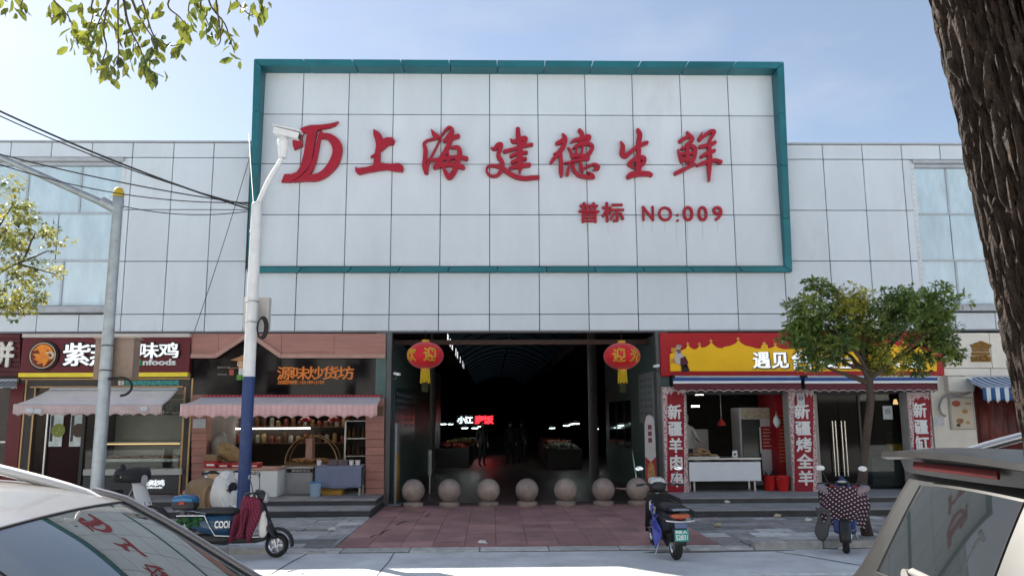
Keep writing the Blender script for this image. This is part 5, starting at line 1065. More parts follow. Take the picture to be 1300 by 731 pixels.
cable('thin slack cable below the other cable across the windows', wp_(-80, 180, 12.2), (CX-.11, CY, 5.45), .28, .009)
cable('thin wire from the street post collar to the camera pole', (PX+.1, PY, 5.3), (CX-.11, CY, 5.3), .1, .008)
cable('slack wire hanging from the billboard edge down the grey panels', wp_(317, 200, 17.6), wp_(247, 420, 17.85), .1, .008)
cable('short white wire from the billboard edge to the pole top', wp_(316, 170, 17.5), (CX-.05, CY, 5.4), .02, .009)

# ------------------------------------------------------------------ trees
def leafmat(name, c, tr=.45):
    m = bpy.data.materials.new(name); m.use_nodes = True; t = m.node_tree; b = t.nodes['Principled BSDF']; b.inputs['Roughness'].default_value = .42
    at = t.nodes.new('ShaderNodeVertexColor'); at.layer_name = 'tint'
    oi = t.nodes.new('ShaderNodeObjectInfo'); mr = t.nodes.new('ShaderNodeMapRange'); mr.inputs['To Min'].default_value = .75; mr.inputs['To Max'].default_value = 1.25; t.links.new(oi.outputs['Random'], mr.inputs[0])
    s = t.nodes.new('ShaderNodeVectorMath'); s.operation = 'SCALE'; t.links.new(at.outputs['Color'], s.inputs[0]); t.links.new(mr.outputs[0], s.inputs['Scale'])
    t.links.new(s.outputs[0], b.inputs['Base Color'])
    tl = t.nodes.new('ShaderNodeBsdfTranslucent'); t.links.new(s.outputs[0], tl.inputs[0]); mx_ = t.nodes.new('ShaderNodeMixShader'); mx_.inputs[0].default_value = tr
    t.links.new(b.outputs[0], mx_.inputs[1]); t.links.new(tl.outputs[0], mx_.inputs[2]); t.links.new(mx_.outputs[0], t.nodes['Material Output'].inputs[0]); return m
lm = leafmat('leaf', None)
LV = [(0, 0, 0), (.28, .2, .05), (.68, .2, .07), (1, 0, -.06), (.68, -.2, .07), (.28, -.2, .05), (.45, 0, .0)]
LF = [(0, 6, 1), (1, 6, 2), (2, 6, 3), (3, 6, 4), (4, 6, 5), (5, 6, 0)]
LQ = [(0, 0, 0), (.5, .24, .06), (1, 0, -.05), (.5, -.24, .06)]
def leafmesh(mb, cols, p, d, up, L, c, fine=False):
    d = d.normalized(); s = d.cross(up)
    if s.length < .01: s = d.cross(Vector((1, 0, 0)))
    s.normalize(); n = s.cross(d); V = LV if fine else LQ
    mb.add([p+d*(v[0]*L)+s*(v[1]*L)+n*(v[2]*L) for v in V], LF if fine else [(0, 1, 2), (0, 2, 3)]); cols += [c]*len(V)
bark = M('bark_grey', (.07, .052, .042), .9, var=.35, vs=9, st=(1, 1, .4), bump=.7, bs=25)
def limb(p, q, r0, r1, wob=.06, n=6, seed=0):
    p, q = Vector(p), Vector(q); pts = []
    for k in range(n+1):
        u = k/n; w = Vector((noise.noise((seed, u*2.3, 1.)), noise.noise((seed, u*2.3, 7.)), noise.noise((seed, u*2.3, 4.))))*wob*math.sin(math.pi*u); pts.append(p*(1-u)+q*u+w*(q-p).length)
    return pts, [r0+(r1-r0)*k/n for k in range(n+1)]
def clump_crown(clumps, nl, L, tint, seed=1, droop=.3):
    """clumps: (centre, radius, tint index); leaves sit in small rosettes through each clump"""
    mb, cols = MB(), []; rr = random.Random(seed)
    for c, r, ti in clumps:
        for k in range(nl):
            u = Vector((rr.gauss(0, 1), rr.gauss(0, 1), rr.gauss(0, 1))).normalized(); p = Vector(c)+Vector((u.x, u.y, u.z*.75))*r*(.35+.65*rr.random()**.45)
            base = tint[ti]; b = rr.uniform(.75, 1.3); tc_ = tuple(x*b for x in base)
            for q in range(rr.choice((4, 5, 6))):
                a = Vector((rr.gauss(0, 1), rr.gauss(0, 1), rr.gauss(0, .5)-droop))+u*.8; leafmesh(mb, cols, p+a.normalized()*.015, a, Vector((rr.gauss(0, .3), rr.gauss(0, .3), 1)), L*rr.uniform(.7, 1.2), tc_)
    return mb, cols
# tree before the kebab shop
TX, TY = W(1098, 600, 13.0)[0], 13.0
T = thing('street_tree', 'round leafy green tree before the red and yellow shop sign', 'tree', (TX, TY, 0))
def tp(px, py, dy=0): x, z = W(px, py, TY+dy); return Vector((x, TY+dy, z))
mb = MB(); f0 = tp(1103, 478)
pts = [Vector((TX-.02, TY, -.05)), tp(1094, 640), tp(1096, 590), tp(1101, 545), tp(1105, 510), f0]
rs = [.09, .072, .066, .062, .058, .06]; mb.tube([Vector(p) for p in catmull([tuple(p) for p in pts], 4)], [rs[min(5, int(k/4))] for k in range(21)], 10)
mb.v = [(a+.012*noise.noise(Vector((a, b, c))*8), b+.012*noise.noise(Vector((a+5, b, c))*8), c) for a, b, c in mb.v]
mb.build('trunk', bark, T, smooth=70)
ends = [(1040, 462), (1062, 440), (1085, 430), (1120, 420), (1150, 415), (1180, 430), (1020, 440), (1100, 400), (1195, 410), (1050, 405), (1165, 390), (1130, 455)]
for k, e in enumerate(ends):
    q = tp(*e, dy=rnd.uniform(-.6, .6)); j = f0+Vector((0, 0, rnd.uniform(-.12, .12))); pts, rs = limb(j, q, .05 if k < 6 else .035, .012, .12, 8, k)
    MB().tube(pts, rs, 7).build('limb', bark, T, smooth=70)
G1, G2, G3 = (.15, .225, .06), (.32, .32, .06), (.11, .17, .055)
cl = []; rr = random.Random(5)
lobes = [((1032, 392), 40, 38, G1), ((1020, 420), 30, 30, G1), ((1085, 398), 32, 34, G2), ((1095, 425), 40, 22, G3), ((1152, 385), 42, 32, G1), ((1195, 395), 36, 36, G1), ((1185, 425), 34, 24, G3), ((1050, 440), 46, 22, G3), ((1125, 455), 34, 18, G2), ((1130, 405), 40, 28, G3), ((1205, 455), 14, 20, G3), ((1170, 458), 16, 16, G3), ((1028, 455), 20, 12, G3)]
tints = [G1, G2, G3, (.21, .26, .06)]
for (c, rx, rz, g) in lobes:
    n = max(6, int(rx*rz/(52 if c[1] < 420 else 44)))
    for k in range(n):
        while True:
            a, b, d_ = rr.uniform(-1, 1), rr.uniform(-1, 1), rr.uniform(-1, 1)
            if a*a+b*b+d_*d_ < 1: break
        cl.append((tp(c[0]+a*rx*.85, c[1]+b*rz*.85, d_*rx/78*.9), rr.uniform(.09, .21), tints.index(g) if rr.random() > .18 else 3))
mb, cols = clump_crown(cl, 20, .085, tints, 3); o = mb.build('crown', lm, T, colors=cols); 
# tree at the left edge, sunlit and yellowing
LX, LY = -9.4, 12.4
T = thing('street_tree', 'sparse yellow green tree reaching in before the left window bay', 'tree', (LX, LY, 0))
def lp(px, py, dy=0): x, z = W(px, py, LY+dy); return Vector((x, LY+dy, z))
MB().tube([(LX, LY, -.05), (LX+.05, LY, 1.2), (LX+.2, LY, 2.4), lp(-60, 370)], [.14, .12, .1, .08], 10).build('trunk', bark, T, smooth=70)
cl = []; rr = random.Random(9)
for k, (a, b) in enumerate((((-60, 370), (22, 335)), ((22, 335), (62, 318)), ((20, 335), (70, 348)), ((-60, 370), (10, 395)), ((-60, 350), (10, 290)), ((30, 330), (45, 295)), ((-30, 330), (20, 255)), ((0, 390), (42, 385)), ((-60, 360), (-60, 240)), ((-60, 360), (-130, 300)), ((-60, 360), (-110, 380)))):
    pts, rs = limb(lp(*a), lp(*b, dy=rr.uniform(-.4, .4)), .035 if k in (0, 4, 8, 9, 10) else .02, .008, .1, 6, 40+k); MB().tube(pts, rs, 6).build('limb', bark, T, smooth=70)
Y1, Y2, Y3 = (.5, .46, .1), (.34, .35, .08), (.16, .2, .06)
for px, py, r_, n in ((10, 240, 16, 6), (15, 275, 26, 12), (40, 285, 16, 8), (8, 310, 22, 12), (55, 300, 14, 6), (75, 310, 10, 3), (20, 345, 24, 6), (45, 348, 16, 5), (68, 350, 10, 4), (8, 375, 24, 16), (35, 372, 16, 8), (45, 380, 12, 4), (-30, 300, 60, 40), (-30, 360, 60, 36), (-90, 320, 60, 46), (-80, 250, 50, 34)):
    for k in range(n): cl.append((lp(px+rr.uniform(-r_, r_), py+rr.uniform(-r_, r_)*.8, rr.uniform(-.5, .5)), rr.uniform(.06, .14), rr.choice((0, 0, 1, 1, 2))))
mb, cols = clump_crown(cl, 7, .075, [Y1, Y2, Y3], 4); mb.build('crown', lm, T, colors=cols)
# the big furrowed trunk at the right edge
BX, BY = 1.5, 2.2
T = thing('street_tree', 'thick tree trunk with deeply furrowed dark bark leaning over the car', 'tree', (2.3, BY, 0))
xa_, za_ = W(1190, 0, BY); xb_, zb_ = W(1301, 470, BY); sl_ = (xa_-xb_)/(za_-zb_)
def axis(z): return Vector((xa_+.27+sl_*(min(z, 5)-za_)+(.0 if z < 5 else -.3*(z-5)), BY-(0 if z < 5 else .15*(z-5)), z))
nz_, na = 520, 320; rings = []
for i in range(nz_+1):
    z = -.1+6.6*i/nz_; c = axis(z); ring = []; rad = .285-.012*z+.12*math.exp(-max(z, 0)*3)
    for j in range(na):
        a = 2*math.pi*j/na; wob = noise.noise((math.cos(a)*1.3, math.sin(a)*1.3, z*.5))*.03
        s_ = Vector((math.cos(a)*14, math.sin(a)*14, z*2.4)); s_ += Vector((noise.noise(s_*1.1), noise.noise(s_*1.1+Vector((5, 5, 5))), 0))*.7
        rdg = min(1, abs(noise.noise(s_*.95))*3.4)**.75; pl = noise.noise(Vector((s_.x*1.6, s_.y*1.6, z*7)))*.3; cr = abs(noise.noise(Vector((s_.x*.9, s_.y*.9, z*5.5))))
        h = (rdg-.7)*.045+pl*.016-.02*max(0, .16-cr)/.16+noise.noise(Vector((s_.x*3, s_.y*3, z*14)))*.007
        r_ = rad+wob+h; ring.append((c.x+r_*math.cos(a), c.y+r_*math.sin(a), z))
    rings.append(ring)
MB().loft(rings).build('trunk', M('bark_dark', (.03, .0195, .014), .8, var=.75, vs=26, st=(1, 1, .5), bump=1., bs=70, spec=.25), T, smooth=75)
rr = random.Random(11); top = axis(6.4); cl = []
for k in range(9):
    a = k*.7; e = top+Vector((2.2*math.cos(a), 1.6*math.sin(a)-.8, rr.uniform(.8, 2.2))); pts, rs = limb(top-Vector((0, 0, rr.uniform(0, .5))), e, .12, .03, .12, 7, 60+k); MB().tube(pts, rs, 7).build('limb', bark, T, smooth=70)
    for q in range(9): cl.append((e+Vector((rr.gauss(0, .7), rr.gauss(0, .7)-.2, rr.gauss(0, .45)+.2)), rr.uniform(.3, .5), rr.choice((0, 1, 2))))
mb, cols = clump_crown(cl, 12, .13, [(.05, .085, .025), (.09, .11, .025), (.035, .06, .02)], 6); mb.build('crown', lm, T, colors=cols)
# branch tips hanging in from a tree out of view on the left
BYY = 5.2
T = thing('street_tree', 'hanging leafy branch tips with pointed yellow green leaves against the sky', 'tree', (-5.8, 4.2, 0))
MB().tube([(-5.8, 4.2, -.05), (-5.75, 4.2, 2), (-5.4, 4.4, 4.2), (-4.8, 4.6, 5.4)], [.2, .17, .14, .1], 12).build('trunk', bark, T, smooth=70)
def bp2(px, py, dy=0): x, z = W(px, py, BYY+dy); return Vector((x, BYY+dy, z))
jn = bp2(150, -70, -.2); pts, rs = limb((-4.8, 4.6, 5.4), jn, .09, .04, .06, 7, 80); MB().tube(pts, rs, 8).build('limb', bark, T, smooth=70)
jn2 = bp2(270, -50, -.1); pts, rs = limb(jn, jn2, .04, .025, .06, 5, 81); MB().tube(pts, rs, 7).build('limb', bark, T, smooth=70)
jn0 = bp2(40, -50, -.1); pts, rs = limb(jn, jn0, .03, .02, .06, 5, 82); MB().tube(pts, rs, 7).build('limb', bark, T, smooth=70)
twm = M('twig', (.075, .05, .04), .8, var=.2); proto = []
tl_ = [(.17, .19, .025), (.12, .15, .025), (.065, .09, .028), (.17, .18, .03)]
for c in tl_:
    mb, cols = MB(), []; leafmesh(mb, cols, Vector((0, 0, 0)), Vector((1, 0, 0)), Vector((0, 0, 1)), 1., c, True); proto.append((mb, cols))
pm_ = []
rr = random.Random(21)
twigs = [((jn0), [(68, 0), (80, 12), (92, 30)]), (jn0, [(28, 2), (24, 6)]), (jn0, [(8, -4), (10, 2)]), (jn, [(118, 0), (118, 20), (112, 42), (116, 62)]), (jn, [(140, -4), (130, 16), (120, 38), (100, 50), (90, 55)]), (jn, [(158, 0), (162, 25), (170, 50), (165, 80)]), (jn, [(168, 2), (185, 35), (200, 60), (195, 88)]),
         (jn, [(150, 5), (150, 40), (150, 75), (142, 88)]), (jn, [(180, 0), (195, 45), (215, 58), (232, 55)]), (jn2, [(215, 0), (228, 22), (238, 32)]), (jn2, [(255, 0), (262, 25), (268, 38)]), (jn2, [(265, 0), (285, 30), (292, 50), (298, 68)]), (jn2, [(300, 0), (312, 15), (322, 22)]), (jn2, [(325, -6), (330, 4)]), (jn, [(160, 20), (178, 62), (186, 85), (208, 98)]), (jn2, [(240, 5), (246, 40)]), (jn, [(132, 30), (135, 60), (128, 85), (134, 95)]), (jn2, [(275, 5), (280, 50), (272, 60)])]
first = {}
cnt = 0
for ti, (j, l) in enumerate(twigs):
    dy = rr.uniform(-.35, .35); P = [tuple(j)]+[tuple(bp2(x, y, dy+.06*i)) for i, (x, y) in enumerate(l)]; cur = catmull(P, 6)
    MB().tube(cur, [.008-.0055*k/(len(cur)-1) for k in range(len(cur))], 5).build('twig', twm, T, smooth=60)
    vis = [Vector(p) for p in cur[6:]]
    for p in vis[::1]:
        for q in range(rr.choice((0, 1, 1, 1, 2, 2))):
            if cnt > 295: break
            d = Vector((rr.gauss(0, .6), rr.gauss(0, .6), -.9+rr.gauss(0, .35))).normalized(); pos = p+Vector((rr.gauss(0, .035), rr.gauss(0, .06), rr.gauss(0, .03)))
            k = rr.choice((0, 0, 1, 1, 2, 3)); L_ = rr.uniform(.07, .125)
            X = d; Yv = X.cross(Vector((rr.gauss(0, 1), rr.gauss(0, 1), rr.gauss(0, .4)))).normalized(); Z = X.cross(Yv); mtx = Matrix((X*L_, Yv*L_, Z*L_)).transposed().to_4x4(); mtx.translation = pos
            if k not in first: o = proto[k][0].build('leaf', lm, T, colors=proto[k][1]); first[k] = o
            else: o = first[k].copy(); col.objects.link(o)
            o.matrix_basis = mtx; cnt += 1
rr = random.Random(23); cl = []
for q in range(60): cl.append((Vector((-5.6+rr.gauss(0, 1.), 3.6+rr.gauss(0, .9), 6.9+rr.gauss(0, .6))), rr.uniform(.3, .5), rr.choice((0, 1, 2))))
mb, cols = clump_crown(cl, 10, .12, tl_[:3], 8); mb.build('crown', lm, T, colors=cols)
# unseen trees added to darken glass reflections, unseen pale house to bounce sunlight
cl = []; rr = random.Random(31)
for q in range(70):
    u = Vector((rr.gauss(0, 1), rr.gauss(0, 1), rr.gauss(0, 1))).normalized()*rr.random()**.4; cl.append((Vector((u.x*2.3, u.y*2.1, 4.6+u.z*2.2)), rr.uniform(.4, .7), rr.choice((0, 1, 2))))
mb, cols = clump_crown(cl, 16, .2, [(.05, .08, .025), (.07, .1, .025), (.035, .06, .02)], 12)
T0 = thing('street_tree', 'unseen dense green street tree added across the road facing the market', 'tree', (-13, -6, 0), 0, 'unseen trees across the road')
mb.build('crown', lm, T0, colors=cols, world=False); MB().tube([(0, 0, -.1), (.05, 0, 1.5), (0, .05, 4.5)], [.2, .16, .1], 10).build('trunk', bark, T0, smooth=60, world=False)
for k in range(1, 4): copy_tree(T0, None, (-13+9.2*k+rnd.uniform(-.6, .6), -6.2+rnd.uniform(-.8, .8), 0), rnd.random()*6)
H = thing('added_fill_house', 'unseen pale house row added across the road to bounce sunlight', 'building', (0, -14, 0))  # unseen, added so its sunlit wall fills the shaded market front
MB().box(-40, 40, -24, -14, -.3, 12.5).build('wall', M('house_wall', (.74, .72, .68), .9, var=.1), H); MB().box(-40, 40, -13.99, -13.9, 0, 2.7).build('shop_fronts', M('shop_dark', (.05, .045, .04), .5, var=.4), H); MB().box(-40.3, 40.3, -24.3, -13.5, 12.5, 12.8).build('roof', M('house_roof', (.2, .1, .08), .8), H)  # dark ground floor added to keep reflections in the market's shop glass dark
for k in range(24):
    x = -38+k*3.3
    for z in (4.2, 7., 9.8): w_ = MB().box(x-.7, x+.7, -14.03, -13.98, z, z+1.4).build('window', M('house_glass', (.04, .05, .055), .1), H); MB().box(x-.8, x+.8, -14.0, -13.9, z-.1, z-.02).build('sill', whi, w_)
# ------------------------------------------------------------------ cars
CK = [ # x, zc, zr, wr, zb, wb
 (-2.2, .30, .30, .60, .295, .74), (-2.28, .52, .515, .66, .50, .81), (-2.28, .80, .795, .68, .77, .86), (-2.21, 1.02, 1.005, .66, .93, .875),
 (-1.91, 1.50, 1.475, .60, 1.0, .885), (-1.66, 1.585, 1.55, .575, 1.005, .89), (-.6, 1.66, 1.63, .64, .995, .895), (.35, 1.535, 1.51, .63, .975, .89),
 (1.18, 1.06, 1.035, .74, .95, .875), (1.85, .94, .90, .66, .84, .85), (2.13, .74, .72, .60, .66, .78), (2.2, .5, .49, .56, .46, .72), (2.16, .3, .3, .55, .295, .66)]
def make_car(label, loc, paint, sc=(1, 1, 1), glassm=None, extras=None, dark=(.02, .02, .022)):
    T = thing('parked_car', label, 'car', loc)
    K = 10; dense = []
    for i in range(len(CK)-1):
        p0, p1, p2, p3 = CK[max(i-1, 0)], CK[i], CK[i+1], CK[min(i+2, len(CK)-1)]
        for s in range(K):
            t = s/K; h = tuple(.5*((2*b)+(-a+c)*t+(2*a-5*b+4*c-d)*t*t+(-a+3*b-3*c+d)*t**3) for a, b, c, d in zip(p0, p1, p2, p3))
            l = tuple(b*(1-t)+c*t for b, c in zip(p1, p2)); m = .5 if i in (3, 7) else .75
            dense.append(tuple(x*m+y*(1-m) for x, y in zip(h, l)))
    dense.append(CK[-1]); ns = len(dense); A, Bn, C = 6, 6, 12; nv = A+Bn+C
    secs = []
    def section(d):
        x, zc, zr, wr, zb, wb = d; zs = min(.27, zb-.005); ws = wb-.06; o = []
        for k in range(A): u = k/A; o.append((ws+(wb-ws)*u+.045*math.sin(math.pi*u), zs+(zb-zs)*u))
        for k in range(Bn): u = k/Bn; o.append((wb+(wr-wb)*u+.025*math.sin(math.pi*u), zb+(zr-zb)*u))
        for k in range(C+1):
            u = k/C; o.append((wr*(1-u), zr+(zc-zr)*math.sin(math.pi/2*u)))
        i_ = len(secs); st_ = i_/K; secs.append(0)
        bu = .08*max(0, min(1, (5.2-st_)/1.2)) if st_ < 6 else -.12*max(0, min(1, (st_-6.6)/.5))
        return [((x+bu*(y/.9)**2)*sc[0], y*sc[1], z*sc[2]) for y, z in o]
    S_ = [section(d) for d in dense]
    def P(i, j): return S_[i][j] if j <= nv else (S_[i][2*nv-j][0], -S_[i][2*nv-j][1], S_[i][2*nv-j][2])
    reg = {'body': [], 'windscreen': [], 'rear_window': [], 'side_window': [], 'side_window2': []}
    N2 = 2*nv
    for i in range(ns-1):
        for j in range(N2):
            jj = j if j < nv else N2-1-j; key = 'body'; st = i/K
            if jj >= A+Bn+1 and 7.0 <= st < 7.95: key = 'windscreen'
            elif jj >= A+Bn+4 and 3.1 <= st < 3.9: key = 'rear_window'
            elif A <= jj < A+Bn-1 and 4.6 <= st < 7.35 and not (5.7 <= st < 5.8 or 6.3 <= st < 6.4): key = 'side_window' if j < nv else 'side_window2'
            reg[key].append((i, j))
    gl_ = glassm
    for key, cells in reg.items():
        ids = {}; mb = MB()
        def vid(i, j):
            if (i, j) not in ids: ids[(i, j)] = len(mb.v); mb.v.append(P(i, j))
            return ids[(i, j)]
        for i, j in cells: mb.f.append((vid(i, j), vid(i+1, j), vid(i+1, j+1), vid(i, j+1)))
        if key == 'body':
            mb.f.append(tuple(vid(0, j) for j in range(N2+1))); mb.f.append(tuple(vid(ns-1, j) for j in range(N2+1))[::-1])
        mb.build(key.rstrip('2'), paint if key == 'body' else gl_, T, smooth=38, world=False)
    bl = M('car_black', dark, .35, var=.1)
    # seals round the screens
    def seam(pl, r=.007): MB().tube([P(i, j) for i, j in pl], r*sc[0], 5).build('seal', bl, T, world=False)
    j0, j1 = A+Bn+1, N2-A-Bn-1
    seam([(7*K, j) for j in range(j0, j1+1)]); seam([(i, j0) for i in range(7*K, 8*K)], .005); seam([(i, j1) for i in range(7*K, 8*K)], .005)
    for jj in (A+Bn, N2-A-Bn): MB().tube([Vector(P(i, jj))+Vector((0, 0, .006)) for i in range(7*K-2, 8*K+1)], [(.026, .02)]*(K+3), 8).build('windscreen_pillar', paint, T, smooth=60, world=False)
    r0_, r1_ = A+Bn+4, N2-A-Bn-4; seam([(3*K+1, j) for j in range(r0_, r1_+1)]); seam([(i, r0_) for i in range(3*K+1, 4*K)]); seam([(i, r1_) for i in range(3*K+1, 4*K)])
    # underbody, wheels
    MB().box(-1.95*sc[0], 1.95*sc[0], -.72*sc[1], .72*sc[1], .2, .45).build('underbody', bl, T, world=False)
    for x in (-1.32, 1.32):
        for s in (-1, 1):
            w = MB().lathe([(.2, -.1), (.31, -.1), (.335, -.07), (.335, .07), (.31, .1), (.2, .1), (.2, -.1)], (x*sc[0], s*.80*sc[1], .335), 32, 'y', False).build('wheel', M('tyre', (.025, .025, .025), .85), T, smooth=40, world=False)
            MB().lathe([(.02, 0), (.2, .0), (.215, .03)], (x*sc[0], s*.80*sc[1]+s*.075, .335), 24, 'y').build('hub', met, w, world=False)
            MB().tube([(x*sc[0]+.37*math.cos(a), s*.868*sc[1], .335+.37*math.sin(a)) for a in [math.pi*k/16 for k in range(17)]], .03, 6).build('wheel_arch', bl, w, world=False)
    for s in (-1, 1):
        MB().sup([(2.0*sc[0], s*.62, .72*sc[2], .12, .06), (2.1*sc[0], s*.6, .7*sc[2], .1, .05), (2.19*sc[0], s*.58, .68*sc[2], .05, .03)], 12).build('headlight', M('lamp_clear', (.5, .5, .52), .1), T, smooth=50, world=False)
        MB().sup([(.55*sc[0], s*.98, .98*sc[2], .09, .06), (.62*sc[0], s*1.0, .99*sc[2], .1, .07), (.7*sc[0], s*.98, .98*sc[2], .06, .04)], 12).build('wing_mirror', paint, T, smooth=50, world=False)
        rl = [(-1.72+1.95*k/24) for k in range(25)]
        def zt(x):
            for a_, b_ in zip(CK[4:8], CK[5:9]):
                if a_[0] <= x <= b_[0]: u = (x-a_[0])/(b_[0]-a_[0]); return a_[2]*(1-u)+b_[2]*u
            return CK[7][2]
        def ro(k): return -.012+extras.get('lift', .075)*min(1, max(0, min(k, 24-k)/7.))**.6
        MB().tube([(x*sc[0], s*.54*sc[1], (zt(x)+ro(k))*sc[2]) for k, x in enumerate(rl)], [(.03, .024)]*25, 10).build('roof_rail', extras['rail'], T, smooth=60, world=False)
        MB().box(-2.19*sc[0], -1.98*sc[0], s*.70-.09, s*.70+.09, .78*sc[2], .93*sc[2]).build('tail_light', M('lamp_red', (.3, .01, .01), .15), T, bevel=.03, seg=2, world=False)
    return T, P, K
cg = M('car_glass', (.018, .024, .026), .015, var=0, ior=2.6, spec=.6)
silver = M('paint_silver', (.22, .21, .215), .3, .2, var=.05, vs=1.2, coat=.6)
lc, P_, K_ = make_car('silver white car with roof rails and reflecting windscreen at the kerb side', (-2.07, 3.37, ROADZ), silver, (1, 1.05, 1.02), cg, {'rail': M('rail_white', (.7, .7, .7), .35, .1), 'lift': .1})
brown = M('paint_graphite', (.014, .0136, .0134), .42, .2, var=.25, vs=2.5, coat=.1, dirt=(.03, .028, .026), dv=.6)
rc_, P_, K_ = make_car('dusty graphite SUV seen from its tailgate with red high brake lamp', (4.10, 3.74, ROADZ), brown, (1, 1, 1.09), M('tail_glass', (.012, .014, .015), .03, var=0, ior=1.55, spec=.5), {'rail': M('rail_steel', (.45, .46, .48), .3, .8), 'lift': .115})
# roof spoiler with the high brake lamp, wiper, plate, badge
sp = MB(); n = 24; ringT = []
for k in range(n+1):
    y = .70*(1-2*k/n); e = (abs(y)/.70); bx_ = -1.98+.06*e**3; zt = 1.77-.025*e**2; 
    ringT.append([(-1.52, y*.9, zt-.004), (-1.75, y*.96, zt+.004), (bx_-.05, y, zt-.014), (bx_-.056, y, zt-.042), (bx_-.02, y, zt-.052), (-1.66, y*.95, zt-.055)])
spo = sp.loft(ringT).build('spoiler', brown, rc_, smooth=50, world=False)
pts = [(-1.955+.004*(y/.34)**2, y, 1.682) for y in [-.34+.68*k/20 for k in range(21)]]
MB().tube([Vector(p)+Vector((-.03, 0, 0)) for p in pts], [(.008, .02)]*21, 10).build('brake_lamp', M('brake_red', (.06, .004, .004), .5, var=.4, vs=40, spec=.15), spo, smooth=50, world=False)
MB().loft([[(-1.97+.05*(abs(y)/.6)**3, y, 1.722-.02*(y/.6)**2), (-1.95+.05*(abs(y)/.6)**3, y, 1.635), (-1.70, y, 1.60), (-1.70, y, 1.715-.02*(y/.6)**2)] for y in [-.6+1.2*k/16 for k in range(17)]]).build('lamp_housing', M('car_black', (.02, .02, .022), .35), spo, smooth=50, world=False)
wm_ = M('wiper_grey', (.2, .19, .185), .6); MB().tube([(-2.19, .07, 1.20), (-2.185, .04, 1.225), (-2.16, -.3, 1.20), (-2.12, -.55, 1.17)], [(.02, .02), (.018, .02), (.012, .014), (.008, .01)], 8).build('wiper', wm_, rc_, smooth=60, world=False)
MB().lathe([(.035, -.03), (.03, .03)], (-2.18, .07, 1.20), 14, 'x').build('wiper_hub', wm_, rc_, smooth=40, world=False)
MB().box(-2.33, -2.28, -.26, .26, .62, .76).build('number_plate', M('plate_blue', (.03, .08, .35), .4), rc_, bevel=.005, world=False)
MB().tube([(-2.25+.03*(1-2*k/20)**2, .78-1.56*k/20, 1.06-.02*math.sin(math.pi*k/20)) for k in range(21)], .008, 5).build('tailgate_seam', M('car_black', (.02, .02, .022), .35), rc_, world=False)
